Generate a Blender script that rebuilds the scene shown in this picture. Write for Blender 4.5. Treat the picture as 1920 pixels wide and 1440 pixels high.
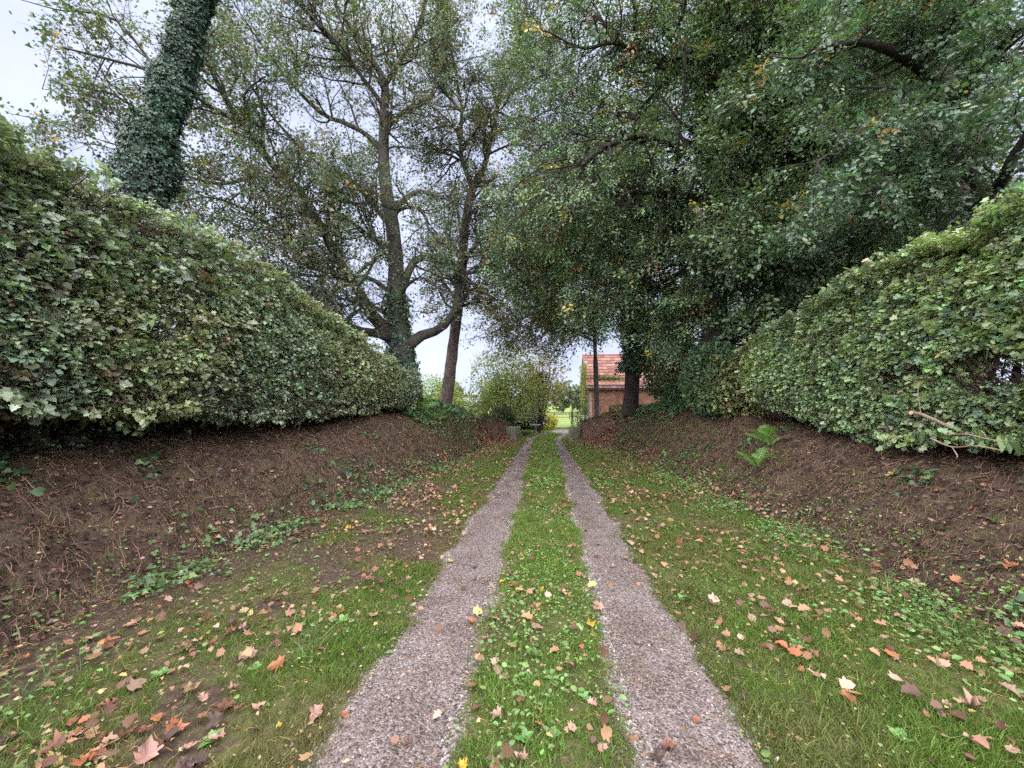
import bpy, math
import numpy as np
from mathutils import Matrix, Vector

for o in list(bpy.data.objects):
    bpy.data.objects.remove(o)
scene = bpy.context.scene
COL = scene.collection
R = math.radians

# ------------------------------------------------------------------ camera
FPX = 721.0                                   # focal length in pixels of the 1920 px wide photograph
cam = bpy.data.cameras.new('camera')
cam.sensor_width = 36.0
cam.lens = FPX / 1920 * 36
cam.clip_start, cam.clip_end = 0.05, 4000
cam_ob = bpy.data.objects.new('camera', cam)
COL.objects.link(cam_ob)
cam_ob.location = (0, 0, 1.6)
cam_ob.rotation_euler = (R(90 + 3.8), 0, R(4.8))
scene.camera = cam_ob

# ------------------------------------------------------------------ sky, sun, exposure
SUN_EL, SUN_AZ = 60, 190                      # soft overcast light, brightest part high behind the camera
world = bpy.data.worlds.new('World')
scene.world = world
world.use_nodes = True
wn, wl = world.node_tree.nodes, world.node_tree.links
for n in list(wn):
    wn.remove(n)
w_out = wn.new('ShaderNodeOutputWorld')
w_bg = wn.new('ShaderNodeBackground')
w_sky = wn.new('ShaderNodeTexSky')
w_sky.sky_type = 'NISHITA'
w_sky.sun_disc = False
w_sky.sun_elevation = R(SUN_EL)
w_sky.sun_rotation = R(SUN_AZ)
w_tc = wn.new('ShaderNodeTexCoord')
w_map = wn.new('ShaderNodeMapping')
w_map.inputs['Scale'].default_value = (1.0, 1.0, 2.2)
w_noise = wn.new('ShaderNodeTexNoise')
w_noise.inputs['Scale'].default_value = 2.6
w_noise.inputs['Detail'].default_value = 6
w_noise.inputs['Roughness'].default_value = 0.52
w_ramp = wn.new('ShaderNodeValToRGB')
w_ramp.color_ramp.elements[0].position = 0.36
w_ramp.color_ramp.elements[0].color = (.83, .91, 1.27, 1)
w_ramp.color_ramp.elements[1].position = 0.66
w_ramp.color_ramp.elements[1].color = (1.08, 1.16, 1.48, 1)
w_mix = wn.new('ShaderNodeMixRGB')
w_mix.inputs[0].default_value = 0.985          # almost closed cloud cover over the clear sky
wl.new(w_tc.outputs['Generated'], w_map.inputs['Vector'])
wl.new(w_map.outputs[0], w_noise.inputs['Vector'])
wl.new(w_noise.outputs['Fac'], w_ramp.inputs[0])
wl.new(w_sky.outputs[0], w_mix.inputs[1])
wl.new(w_ramp.outputs[0], w_mix.inputs[2])
wl.new(w_mix.outputs[0], w_bg.inputs['Color'])
w_bg.inputs['Strength'].default_value = 0.10
wl.new(w_bg.outputs[0], w_out.inputs['Surface'])

sun = bpy.data.lights.new('sun', 'SUN')
sun.energy = 1.5
sun.angle = R(128)                          # a closed cloud cover lights from most of the sky
sun.color = (1.0, 0.97, 0.92)
sun_ob = bpy.data.objects.new('sun', sun)
COL.objects.link(sun_ob)
sun_ob.rotation_euler = (R(90 - SUN_EL), 0, R(180 - SUN_AZ))
sun_ob.location = (0, -20, 40)

vs = scene.view_settings
vs.view_transform = 'Standard'
vs.look = 'None'
vs.exposure = 3.15
vs.gamma = 1.0
vs.use_curve_mapping = False
cy = scene.cycles
cy.max_bounces = 5
cy.diffuse_bounces = 3
cy.glossy_bounces = 2
cy.transmission_bounces = 4
cy.transparent_max_bounces = 4
cy.sample_clamp_indirect = 6
cy.use_denoising = False
cy.use_adaptive_sampling = True
cy.adaptive_threshold = 0.03
cy.adaptive_min_samples = 40

# ------------------------------------------------------------------ maths helpers
rng = np.random.default_rng(11)
A = np.array
_cm = np.array(Matrix.Translation(cam_ob.location) @ cam_ob.rotation_euler.to_matrix().to_4x4())
CAM = _cm[:3, 3]


def ray(px, py):
    return _cm[:3, :3] @ A([(px - 960) / FPX, -(py - 720) / FPX, -1.0])


def at(px, py, Y):
    d = ray(px, py)
    return CAM + d * (Y / d[1])


def on_x(px, py, X):
    d = ray(px, py)
    return CAM + d * (X / d[0])


def on_z(px, py, Z=0.0):
    d = ray(px, py)
    return CAM + d * ((Z - CAM[2]) / d[2])


def norm(v):
    return v / np.maximum(np.linalg.norm(v, axis=-1, keepdims=True), 1e-9)


_lat = np.random.default_rng(5).random((64, 64, 64)).astype(np.float32)


def noise3(p, s=1.0, off=0.0):
    p = np.asarray(p, float) * s + off + 1000.0
    i = np.floor(p).astype(int)
    f = p - i
    f = f * f * (3 - 2 * f)
    i &= 63
    j = (i + 1) & 63
    x0, y0, z0, x1, y1, z1 = i[..., 0], i[..., 1], i[..., 2], j[..., 0], j[..., 1], j[..., 2]
    fx, fy, fz = f[..., 0], f[..., 1], f[..., 2]
    a = _lat[x0, y0, z0] * (1 - fx) + _lat[x1, y0, z0] * fx
    b = _lat[x0, y1, z0] * (1 - fx) + _lat[x1, y1, z0] * fx
    c = _lat[x0, y0, z1] * (1 - fx) + _lat[x1, y0, z1] * fx
    d = _lat[x0, y1, z1] * (1 - fx) + _lat[x1, y1, z1] * fx
    return (a * (1 - fy) + b * fy) * (1 - fz) + (c * (1 - fy) + d * fy) * fz


def fbm3(p, s=1.0, off=0.0, o=3):
    v, a, t = 0, 1.0, 0
    for k in range(o):
        v = v + a * noise3(p, s * 2 ** k, off + 17.3 * k)
        t += a
        a *= 0.5
    return v / t


def fbm2(x, y, s=1.0, off=0.0, o=3):
    return fbm3(np.stack([np.asarray(x, float), np.asarray(y, float), np.zeros_like(np.asarray(x, float))], -1), s, off, o)


def sstep(a, b, x):
    t = np.clip((x - a) / (b - a), 0, 1)
    return t * t * (3 - 2 * t)


# ------------------------------------------------------------------ mesh helpers
def mesh_np(name, V, faces, col=None, smooth=False, attrs=None):
    """V (n,3); faces: list of (m,k) index arrays."""
    me = bpy.data.meshes.new(name)
    V = np.ascontiguousarray(V, dtype=np.float32)
    me.vertices.add(len(V))
    me.vertices.foreach_set('co', V.ravel())
    faces = [np.asarray(f, dtype=np.int32) for f in faces if len(f)]
    loops = np.concatenate([f.ravel() for f in faces])
    tot = np.concatenate([np.full(len(f), f.shape[1], np.int32) for f in faces])
    start = np.concatenate([[0], np.cumsum(tot)[:-1]]).astype(np.int32)
    me.loops.add(len(loops))
    me.loops.foreach_set('vertex_index', loops)
    me.polygons.add(len(tot))
    me.polygons.foreach_set('loop_start', start)
    me.update(calc_edges=True)
    if smooth:
        me.polygons.foreach_set('use_smooth', np.ones(len(tot), bool))
    if col is not None:
        c = np.ones((len(V), 4), np.float32)
        c[:, :3] = col
        a = me.color_attributes.new('Col', 'FLOAT_COLOR', 'POINT')
        a.data.foreach_set('color', c.ravel())
    for k, v in (attrs or {}).items():
        a = me.attributes.new(k, 'FLOAT', 'POINT')
        a.data.foreach_set('value', np.ascontiguousarray(v, np.float32))
    return me


def link(name, me, mat=None, parent=None):
    o = bpy.data.objects.new(name, me)
    COL.objects.link(o)
    if mat is not None and len(me.materials) == 0:
        me.materials.append(mat)
    if parent is not None:
        o.parent = parent
    return o


def tag(o, label=None, cat=None, group=None, kind=None):
    if label:
        o['label'] = label
    if cat:
        o['category'] = cat
    if group:
        o['group'] = group
    if kind:
        o['kind'] = kind
    return o


def thing(name, label, cat, group=None):
    """Empty that parents parts given in world coordinates (kept at the origin of its parts)."""
    o = bpy.data.objects.new(name, None)
    COL.objects.link(o)
    return tag(o, label, cat, group)


def root_at(o, loc):
    """move the Empty to the thing's base while its world-space parts stay put"""
    o.location = Vector([float(q) for q in loc])
    for c in o.children:
        c.location = c.location - o.location


class MB:
    """collects boxes, prisms, lathes in one mesh"""
    def __init__(s):
        s.v, s.f = [], []

    def add(s, V, F):
        b = len(s.v)
        s.v += [tuple(map(float, p)) for p in V]
        s.f += [tuple(i + b for i in f) for f in F]
        return s

    def box(s, c, d, rz=0.0, jit=0.0):
        c = A(c, float)
        h = A(d, float) / 2
        V = A([[x, y, z] for z in (-1, 1) for (x, y) in ((-1, -1), (1, -1), (1, 1), (-1, 1))], float) * h
        if jit:
            V = V + rng.normal(0, jit, V.shape)
        ca, sa = math.cos(rz), math.sin(rz)
        V = V @ A([[ca, sa, 0], [-sa, ca, 0], [0, 0, 1]]) + c
        return s.add(V, [(0, 3, 2, 1), (4, 5, 6, 7), (0, 1, 5, 4), (1, 2, 6, 5), (2, 3, 7, 6), (3, 0, 4, 7)])

    def lathe(s, c, prof, n=20):
        V, F = [], []
        for (r, z) in prof:
            for k in range(n):
                a = 2 * math.pi * k / n
                V.append((c[0] + r * math.cos(a), c[1] + r * math.sin(a), c[2] + z))
        for i in range(len(prof) - 1):
            for k in range(n):
                F.append((i * n + k, i * n + (k + 1) % n, (i + 1) * n + (k + 1) % n, (i + 1) * n + k))
        F.append(tuple(range(n))[::-1])
        F.append(tuple((len(prof) - 1) * n + k for k in range(n)))
        return s.add(V, F)

    def build(s, name, mat, parent=None, bevel=0.0, smooth=False):
        me = bpy.data.meshes.new(name)
        me.from_pydata(s.v, [], s.f)
        me.update()
        if smooth:
            me.polygons.foreach_set('use_smooth', np.ones(len(me.polygons), bool))
        o = link(name, me, mat, parent)
        if bevel:
            m = o.modifiers.new('bevel', 'BEVEL')
            m.width, m.segments, m.limit_method = bevel, 2, 'ANGLE'
        return o


def tubes_np(P, Rr, sides=6):
    """P (n,k,3) polylines, Rr (n,k) radii -> verts, quads"""
    n, k, _ = P.shape
    T = np.empty_like(P)
    T[:, 1:-1] = P[:, 2:] - P[:, :-2]
    T[:, 0] = P[:, 1] - P[:, 0]
    T[:, -1] = P[:, -1] - P[:, -2]
    T = norm(T)
    main = norm(P[:, -1] - P[:, 0])
    ref = np.where(np.abs(main[:, 2:3]) > 0.8, A([1.0, 0, 0]), A([0, 0, 1.0]))[:, None, :]
    U = norm(np.cross(T, np.broadcast_to(ref, T.shape)))
    W = np.cross(T, U)
    a = np.arange(sides) * 2 * math.pi / sides
    V = P[:, :, None, :] + Rr[:, :, None, None] * (U[:, :, None, :] * np.cos(a)[None, None, :, None] + W[:, :, None, :] * np.sin(a)[None, None, :, None])
    i = np.arange(n)[:, None, None] * (k * sides) + np.arange(k - 1)[None, :, None] * sides
    s0 = np.arange(sides)[None, None, :]
    s1 = (s0 + 1) % sides
    F = np.stack([i + s0, i + s1, i + sides + s1, i + sides + s0], -1).reshape(-1, 4)
    return V.reshape(-1, 3), F


def ribbons_np(P, Rr):
    """flat two-vertex-wide strips for hair-thin twigs"""
    n, k, _ = P.shape
    U = norm(np.cross(norm(P[:, -1] - P[:, 0]), rng.normal(size=(n, 3))))
    V = np.stack([P - U[:, None] * Rr[..., None], P + U[:, None] * Rr[..., None]], 2)
    i = np.arange(n)[:, None] * (2 * k) + np.arange(k - 1)[None] * 2
    F = np.stack([i, i + 1, i + 3, i + 2], -1).reshape(-1, 4)
    return V.reshape(-1, 3), F


def tube_mesh(name, P, Rr, sides=6, col=None, smooth=True, rough=0.0, rs=6.0):
    V, F = tubes_np(P, Rr, sides)
    if rough:
        d = (fbm3(V, rs, 3.1, 3) - 0.5) * rough
        ax = np.repeat(P.reshape(-1, 3), sides, 0)
        V = V + norm(V - ax) * d[:, None]
    return mesh_np(name, V, [F], col=col, smooth=smooth)


def spline(pts, k):
    """Catmull-Rom through (n,d) points, k samples evenly by length"""
    pts = np.asarray(pts, float)
    n = len(pts)
    e = np.vstack([2 * pts[0] - pts[1], pts, 2 * pts[-1] - pts[-2]])
    out = []
    for i in range(n - 1):
        p0, p1, p2, p3 = e[i:i + 4]
        for t in np.linspace(0, 1, 10, endpoint=False):
            out.append(0.5 * ((2 * p1) + (-p0 + p2) * t + (2 * p0 - 5 * p1 + 4 * p2 - p3) * t * t + (-p0 + 3 * p1 - 3 * p2 + p3) * t ** 3))
    out.append(pts[-1])
    out = A(out)
    L = np.concatenate([[0], np.cumsum(np.linalg.norm(np.diff(out[:, :3], axis=0), axis=1))])
    u = np.linspace(0, L[-1], k)
    return np.stack([np.interp(u, L, out[:, d]) for d in range(out.shape[1])], -1)


def spawn(P, Rr, n_per, t0, t1, ang, length, k, up=0.0, wob=0.25, rad=0.6, rmin=0.003, taper=0.35, flat=0.0, keep=None):
    """grow children on polylines P (n,K,3)"""
    n, K, _ = P.shape
    idx = np.repeat(np.arange(n), n_per)
    m = len(idx)
    t = rng.uniform(t0, t1, m)
    f = t * (K - 1)
    i = np.minimum(f.astype(int), K - 2)
    f = f - i
    p0, p1 = P[idx, i], P[idx, i + 1]
    st = p0 * (1 - f)[:, None] + p1 * f[:, None]
    r0 = Rr[idx, i] * (1 - f) + Rr[idx, i + 1] * f
    T = norm(p1 - p0)
    q = rng.normal(size=(m, 3))
    q[:, 2] *= (1 - flat)
    q = norm(q - (q * T).sum(-1, keepdims=True) * T)
    an = rng.normal(ang, 0.22, m)[:, None]
    d = norm(T * np.cos(an) + q * np.sin(an))
    Ln = (length * rng.uniform(0.55, 1.25, m) * (1 - 0.45 * t))[:, None]
    out = np.empty((m, k, 3))
    out[:, 0] = st
    for s in range(1, k):
        d = norm(d + rng.normal(0, wob, (m, 3)) + A([0, 0, up]))
        out[:, s] = out[:, s - 1] + d * Ln / (k - 1)
    rr = np.maximum(np.minimum(r0 * rad, Ln[:, 0] * 0.03), rmin)
    rad_o = rr[:, None] * np.linspace(1, taper, k)[None, :]
    rad_o = np.maximum(rad_o, rmin * 0.6)
    if keep is not None:
        ok = keep(out[:, -1])
        out, rad_o = out[ok], rad_o[ok]
    return out, rad_o


# ------------------------------------------------------------------ leaf templates  (x width, y towards tip, z normal)
def fan(outline, zc=0.0):
    n = len(outline)
    V = np.vstack([[0, 0.42, zc], outline])
    F = A([[0, 1 + i, 1 + (i + 1) % n] for i in range(n)])
    return V, F


def mirror(half):
    h = A(half, float)
    m = h[::-1].copy()
    m[:, 0] *= -1
    keep = [i for i in range(len(m)) if abs(m[i, 0]) > 1e-6]
    return np.vstack([h, m[keep]])


TPL = {}
TPL['oval'] = (A([[0, 0, 0], [-.3, .45, .06], [0, 1, -.04], [.3, .45, .06]]), A([[0, 2, 1], [0, 3, 2]]))
TPL['oval6'] = (A([[0, 0, 0], [-.28, .28, .07], [-.27, .66, .05], [0, 1, -.06], [.27, .66, .05], [.28, .28, .07], [0, .5, -.02]]),
                A([[6, 1, 0], [6, 2, 1], [6, 3, 2], [6, 4, 3], [6, 5, 4], [6, 0, 5]]))
TPL['lobed5'] = fan(mirror([[0, 0, 0], [.50, .22, .10], [.26, .50, .04], [.34, .78, .0], [0, 1, -.1]]), -.03)
TPL['maple'] = fan(mirror([[0, .02, 0], [.34, .06, .05], [.27, .24, .02], [.56, .42, .09], [.31, .52, .02], [.27, .76, .0], [0, 1, -.12]]), -.03)
TPL['tri3'] = (A([[0, 0, 0], [.48, .36, .1], [.17, .5, 0], [0, 1, -.1], [-.17, .5, 0], [-.48, .36, .1]]), A([[0, 1, 2], [0, 2, 3], [0, 3, 4], [0, 4, 5]]))
TPL['star'] = fan(A([[0, 0, 0], [.42, .12, .1], [.22, .5, 0], [.1, 1, -.1], [-.25, .52, 0], [-.45, .18, .1]]), -.02)
TPL['ivy'] = fan(mirror([[0, .05, 0], [.30, -.05, .03], [.46, .32, .05], [.2, .55, .0], [0, 1, -.14]]), .03)
TPL['oak'] = fan(mirror([[0, 0, 0], [.14, .16, .02], [.30, .30, .06], [.16, .40, .02], [.36, .58, .07], [.2, .66, .02], [.25, .86, .03], [0, 1, -.05]]), -.02)
_big = mirror([[0, 0, .0], [.20, .03, .04], [.42, .02, .12], [.33, .17, .04], [.58, .36, .18], [.50, .44, .10], [.30, .46, .02], [.36, .68, .07], [.24, .70, .04], [.14, .84, .02], [0, 1.04, .10]])
TPL['fallen_maple'] = fan(_big, -.05)
_bo = mirror([[0, 0, .0], [.10, .12, .02], [.22, .22, .10], [.12, .33, .03], [.30, .46, .12], [.15, .56, .03], [.31, .70, .12], [.17, .78, .05], [.16, .92, .06], [0, 1.0, .08]])
TPL['fallen_oak'] = fan(_bo, -.02)
TPL['fallen_oval'] = fan(mirror([[0, 0, .05], [.2, .16, .10], [.31, .42, .16], [.25, .7, .12], [.1, .9, .05], [0, 1.0, .12]]), -.03)


def leaf_arrays(P, D, N, S, C, tpl):
    tv, tf = TPL[tpl]
    n, k = len(P), len(tv)
    y = norm(D)
    z = norm(N - (N * y).sum(-1, keepdims=True) * y)
    x = np.cross(y, z)
    S = np.broadcast_to(np.asarray(S, float), (n,))[:, None, None]
    curl = rng.uniform(0.3, 2.2, n)[:, None, None]
    V = P[:, None, :] + S * (tv[None, :, 0:1] * x[:, None, :] + tv[None, :, 1:2] * y[:, None, :] + tv[None, :, 2:3] * curl * z[:, None, :])
    F = tf[None] + (np.arange(n) * k)[:, None, None]
    return V.reshape(-1, 3), F.reshape(-1, 3), np.repeat(C, k, 0), (x, y, z)


_leafmesh = {}


def leaf_obj_mesh(tpl, col, mat):
    key = (tpl, tuple(np.round(col, 3)), mat.name)
    if key not in _leafmesh:
        tv, tf = TPL[tpl]
        me = mesh_np('leaf', tv, [tf], col=np.tile(col, (len(tv), 1)), smooth=True)
        me.materials.append(mat)
        _leafmesh[key] = me
    return _leafmesh[key]


def leaves(name, parent, P, D, N, S, C, tpl, mat, n_parts=0, prio=None, part='leaf', rest_tpl=None):
    """one merged mesh of leaves plus the n_parts largest in view as leaf objects of their own"""
    n = len(P)
    S = np.broadcast_to(np.asarray(S, float), (n,))
    rest = np.ones(n, bool)
    if n_parts:
        order = np.argsort(prio)[:n_parts]
        rest[order] = False
        cols = C[order]
        # a dozen colour variants
        pick = cols[rng.integers(0, len(cols), 12)]
        y = norm(D[order])
        z = norm(N[order] - (N[order] * y).sum(-1, keepdims=True) * y)
        x = np.cross(y, z)
        for q, i in enumerate(order):
            o = bpy.data.objects.new(part, leaf_obj_mesh(tpl, pick[q % 12], mat))
            M = np.eye(4)
            M[:3, 0], M[:3, 1], M[:3, 2], M[:3, 3] = x[q] * S[i], y[q] * S[i], z[q] * S[i], P[i]
            o.matrix_world = Matrix(M.tolist())
            COL.objects.link(o)
            o.parent = parent
    V, F, c, _ = leaf_arrays(P[rest], D[rest], N[rest], S[rest], C[rest], rest_tpl or tpl)
    o = link(name, mesh_np(name, V, [F], col=c, smooth=False), mat, parent)
    o['kind'] = 'stuff'
    return o


def cam_prio(P, extra=0.0):
    """small = close to the camera and inside the frame"""
    q = (P - CAM) @ _cm[:3, :3]
    z = -q[:, 2]
    u, v = q[:, 0] / np.maximum(z, .01) * FPX, q[:, 1] / np.maximum(z, .01) * FPX
    inside = (z > .3) & (np.abs(u) < 955) & (np.abs(v) < 715)
    return z + extra + np.where(inside, 0, 1e3)


def leaf_cols(n, base, var=0.25, accents=(), P=None, ns=1.2, nvar=0.3):
    base = A(base, float)
    c = np.tile(base, (n, 1)) * rng.normal(1, var, (n, 1)).clip(0.45, 1.8)
    c *= rng.normal(1, 0.08, (n, 3))
    if P is not None:
        c *= (1 + nvar * (fbm3(P, ns, 9.0, 2) - 0.5) * 2)[:, None]
    for col, pr in accents:
        m = rng.random(n) < pr
        c[m] = A(col) * rng.uniform(0.6, 1.2, (m.sum(), 1))
    return c.clip(0.004, 0.8)


# ------------------------------------------------------------------ materials
def new_mat(name):
    m = bpy.data.materials.new(name)
    m.use_nodes = True
    for n in list(m.node_tree.nodes):
        m.node_tree.nodes.remove(n)
    return m, m.node_tree.nodes, m.node_tree.links


def mat_leaf(name, trans=0.3, rough=0.42, spec=0.4, inst=False):
    m, n, l = new_mat(name)
    out = n.new('ShaderNodeOutputMaterial')
    at_ = n.new('ShaderNodeAttribute')
    at_.attribute_name = 'Col'
    colr = at_.outputs['Color']
    if inst:                                  # per-instance tint of scattered sprays
        ti = n.new('ShaderNodeAttribute')
        ti.attribute_type, ti.attribute_name = 'INSTANCER', 'tint'
        mq = n.new('ShaderNodeMixRGB')
        mq.blend_type = 'MULTIPLY'
        mq.inputs[0].default_value = 1
        l.new(at_.outputs['Color'], mq.inputs[1])
        l.new(ti.outputs['Color'], mq.inputs[2])
        colr = mq.outputs[0]
    b = n.new('ShaderNodeBsdfPrincipled')
    b.inputs['Roughness'].default_value = rough
    b.inputs['Specular IOR Level'].default_value = spec
    l.new(colr, b.inputs['Base Color'])
    t = n.new('ShaderNodeBsdfTranslucent')
    hs = n.new('ShaderNodeMixRGB')
    hs.blend_type = 'MULTIPLY'
    hs.inputs[0].default_value = 1
    hs.inputs[2].default_value = (1.25, 1.35, 0.55, 1)
    l.new(colr, hs.inputs[1])
    l.new(hs.outputs[0], t.inputs['Color'])
    mx = n.new('ShaderNodeMixShader')
    mx.inputs[0].default_value = trans
    l.new(b.outputs[0], mx.inputs[1])
    l.new(t.outputs[0], mx.inputs[2])
    l.new(mx.outputs[0], out.inputs['Surface'])
    return m


def mat_noise(name, stops, scale=4.0, detail=8, rough=0.85, bump=0.3, bump_scale=None, dist=0.02, spec=0.2, stretch=None, attr=False):
    """colour ramp over object-space noise, with bump"""
    m, n, l = new_mat(name)
    out = n.new('ShaderNodeOutputMaterial')
    b = n.new('ShaderNodeBsdfPrincipled')
    b.inputs['Roughness'].default_value = rough
    b.inputs['Specular IOR Level'].default_value = spec
    tc = n.new('ShaderNodeTexCoord')
    mp = n.new('ShaderNodeMapping')
    if stretch:
        mp.inputs['Scale'].default_value = stretch
    l.new(tc.outputs['Object'], mp.inputs['Vector'])
    nz = n.new('ShaderNodeTexNoise')
    nz.inputs['Scale'].default_value = scale
    nz.inputs['Detail'].default_value = detail
    nz.inputs['Roughness'].default_value = 0.65
    l.new(mp.outputs[0], nz.inputs['Vector'])
    rp = n.new('ShaderNodeValToRGB')
    els = rp.color_ramp.elements
    while len(els) < len(stops):
        els.new(0.5)
    for e, (p, c) in zip(els, stops):
        e.position, e.color = p, (*c, 1)
    l.new(nz.outputs['Fac'], rp.inputs[0])
    l.new(rp.outputs[0], b.inputs['Base Color'])
    n2 = n.new('ShaderNodeTexNoise')
    n2.inputs['Scale'].default_value = bump_scale or scale * 4
    n2.inputs['Detail'].default_value = 6
    l.new(mp.outputs[0], n2.inputs['Vector'])
    bp = n.new('ShaderNodeBump')
    bp.inputs['Strength'].default_value = bump
    bp.inputs['Distance'].default_value = dist
    l.new(n2.outputs['Fac'], bp.inputs['Height'])
    l.new(bp.outputs[0], b.inputs['Normal'])
    l.new(b.outputs[0], out.inputs['Surface'])
    return m


def mat_col(name, rough=0.8, spec=0.2):
    m, n, l = new_mat(name)
    out = n.new('ShaderNodeOutputMaterial')
    b = n.new('ShaderNodeBsdfPrincipled')
    b.inputs['Roughness'].default_value = rough
    b.inputs['Specular IOR Level'].default_value = spec
    a = n.new('ShaderNodeAttribute')
    a.attribute_name = 'Col'
    l.new(a.outputs['Color'], b.inputs['Base Color'])
    l.new(b.outputs[0], out.inputs['Surface'])
    return m


M_LEAF = mat_leaf('leaf_green', 0.30, 0.40, 0.45)
M_LEAF_SOFT = mat_leaf('leaf_soft', 0.38, 0.55, 0.25)
M_IVY = mat_leaf('ivy_leaf', 0.10, 0.32, 0.5)
M_GRASS = mat_leaf('grass_blade', 0.30, 0.55, 0.2)
M_DRY = mat_leaf('fallen_leaf', 0.12, 0.5, 0.35)
M_COL = mat_col('bits', 0.85, 0.15)
M_STONE = mat_col('gravel_stone', 0.7, 0.3)
M_BARK = mat_noise('bark_grey', [(0.3, (0.028, 0.024, 0.024)), (0.5, (0.065, 0.057, 0.055)), (0.62, (0.06, 0.07, 0.042)), (0.75, (0.12, 0.108, 0.102))], 5, 8, 0.9, 0.7, 14, 0.03, stretch=(1, 1, .35))
M_BARK_D = mat_noise('bark_dark', [(0.3, (0.014, 0.012, 0.011)), (0.6, (0.038, 0.032, 0.028)), (0.75, (0.05, 0.055, 0.032))], 5, 8, 0.9, 0.7, 14, 0.03, stretch=(1, 1, .35))
M_BARK_R = mat_noise('bark_red', [(0.3, (0.04, 0.030, 0.028)), (0.5, (0.09, 0.066, 0.060)), (0.72, (0.15, 0.118, 0.108))], 6, 8, 0.9, 0.8, 16, 0.04, stretch=(1, 1, .45))
M_TWIG = mat_noise('twig', [(0.3, (0.022, 0.015, 0.013)), (0.7, (0.065, 0.045, 0.04))], 6, 4, 0.9, 0.2)
M_STEM = mat_noise('hedge_stem', [(0.3, (0.012, 0.009, 0.008)), (0.7, (0.035, 0.026, 0.022))], 8, 5, 0.95, 0.4)
M_TWIG_P = mat_noise('twig_pale', [(0.3, (0.16, 0.12, 0.09)), (0.7, (0.30, 0.24, 0.19))], 12, 4, 0.85, 0.2)
M_CUT = mat_noise('cut_wood', [(0.3, (0.42, 0.24, 0.16)), (0.7, (0.58, 0.36, 0.25))], 20, 3, 0.8, 0.1)
M_CUT_TAN = mat_noise('cut_wood_tan', [(0.3, (0.45, 0.30, 0.18)), (0.7, (0.62, 0.46, 0.30))], 20, 3, 0.8, 0.1)

# ------------------------------------------------------------------ terrain
TRK_L, TRK_C = 0.775, 0.72                                    # tyre tracks either side of the middle strip


def bend(y):
    return np.where(np.asarray(y) > 20.5, 0.06 * np.abs(np.asarray(y, float) - 20.5) ** 1.5, 0.0)


def trk_half(y, side):
    y = np.asarray(y, float)
    return (0.335 if side < 0 else 0.315) - 0.0055 * np.clip(y, 0, 20)


def toe(y, side):
    y = np.asarray(y, float)
    if side < 0:
        b = np.interp(y, [-8, 0, 3.3, 5.4, 8, 11, 16, 19, 22, 26], [3.9, 3.8, 3.65, 3.45, 3.05, 2.75, 2.6, 2.55, 2.6, 5.0])
    else:
        b = np.interp(y, [-8, 0, 3.6, 6.7, 10, 14, 18, 21, 24, 30], [3.5, 3.45, 3.35, 3.35, 3.1, 2.85, 2.6, 2.4, 3.0, 4.0])
    return b + (fbm2(y, y * 0 + side * 7, 0.9, 4.0, 3) - 0.5) * 0.5


def bank_h(y, side):
    if side < 0:
        return np.interp(y, [-8, 3, 8, 12, 15, 18, 21, 23.5, 27], [1.3, 1.3, 1.35, 1.5, 1.75, 1.6, 1.3, 0.95, 0.0])
    return np.interp(y, [-8, 3, 7, 10, 14, 18, 21, 25, 40], [1.15, 1.15, 1.25, 1.5, 1.75, 1.55, 1.25, 0.85, 0.7])


def bank_z(x, y, side):
    u = np.abs(x) - toe(y, side)
    run = 1.65 if side < 0 else 1.75
    s = np.clip(u / run, -0.2, 1)
    prof = np.where(s > 0, 1 - (1 - s) ** 1.65, s * 0.8)
    z = bank_h(y, side) * prof
    rough = ((fbm2(x, y, 1.3, 21, 4) - .5) * .30 + (fbm2(x, y, 6.0, 3, 3) - .5) * .10) * sstep(-.05, .3, s)
    return z + rough - 0.02


def ground_z(x, y):
    x, y = np.asarray(x, float), np.asarray(y, float)
    xc = x - bend(y)
    d = np.minimum(np.abs(xc + TRK_L), np.abs(xc - TRK_C))
    near = (y < 26) & (np.abs(x) < 8)
    z = 0.03 * sstep(0.28, 0.6, d) - 0.02 + (fbm2(x, y, 1.1, 2, 3) - .5) * 0.05 + (fbm2(x, y, 5.0, 8, 2) - .5) * 0.02 * sstep(.2, .5, d)
    far = sstep(30, 80, np.abs(x)) + sstep(60, 140, y)
    return np.where(near, z, z * 0.6) - 0.0 * far


def surf_z(x, y):
    """what one stands on: lane, or a bank above it"""
    x, y = np.asarray(x, float), np.asarray(y, float)
    g = ground_z(x, y)
    inb = (y < 30)
    bl = np.where((x < 0) & inb & (y < 26), bank_z(x, y, -1), -9)
    br = np.where((x > 0) & inb, bank_z(x, y, 1), -9)
    return np.maximum(g, np.maximum(bl, br))


def grid_mesh(name, xs, ys, zf, attrs=None):
    X, Y = np.meshgrid(xs, ys, indexing='ij')
    Z = zf(X, Y)
    V = np.stack([X, Y, Z], -1).reshape(-1, 3)
    nx, ny = len(xs), len(ys)
    i = (np.arange(nx - 1)[:, None] * ny + np.arange(ny - 1)[None, :]).ravel()
    F = np.stack([i, i + ny, i + ny + 1, i + 1], -1)
    at_ = {k: f(X, Y).ravel() for k, f in (attrs or {}).items()}
    return mesh_np(name, V, [F], smooth=True, attrs=at_)


def geo(a, b, n, p=2.2):
    return a + (b - a) * np.linspace(0, 1, n) ** p


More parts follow.
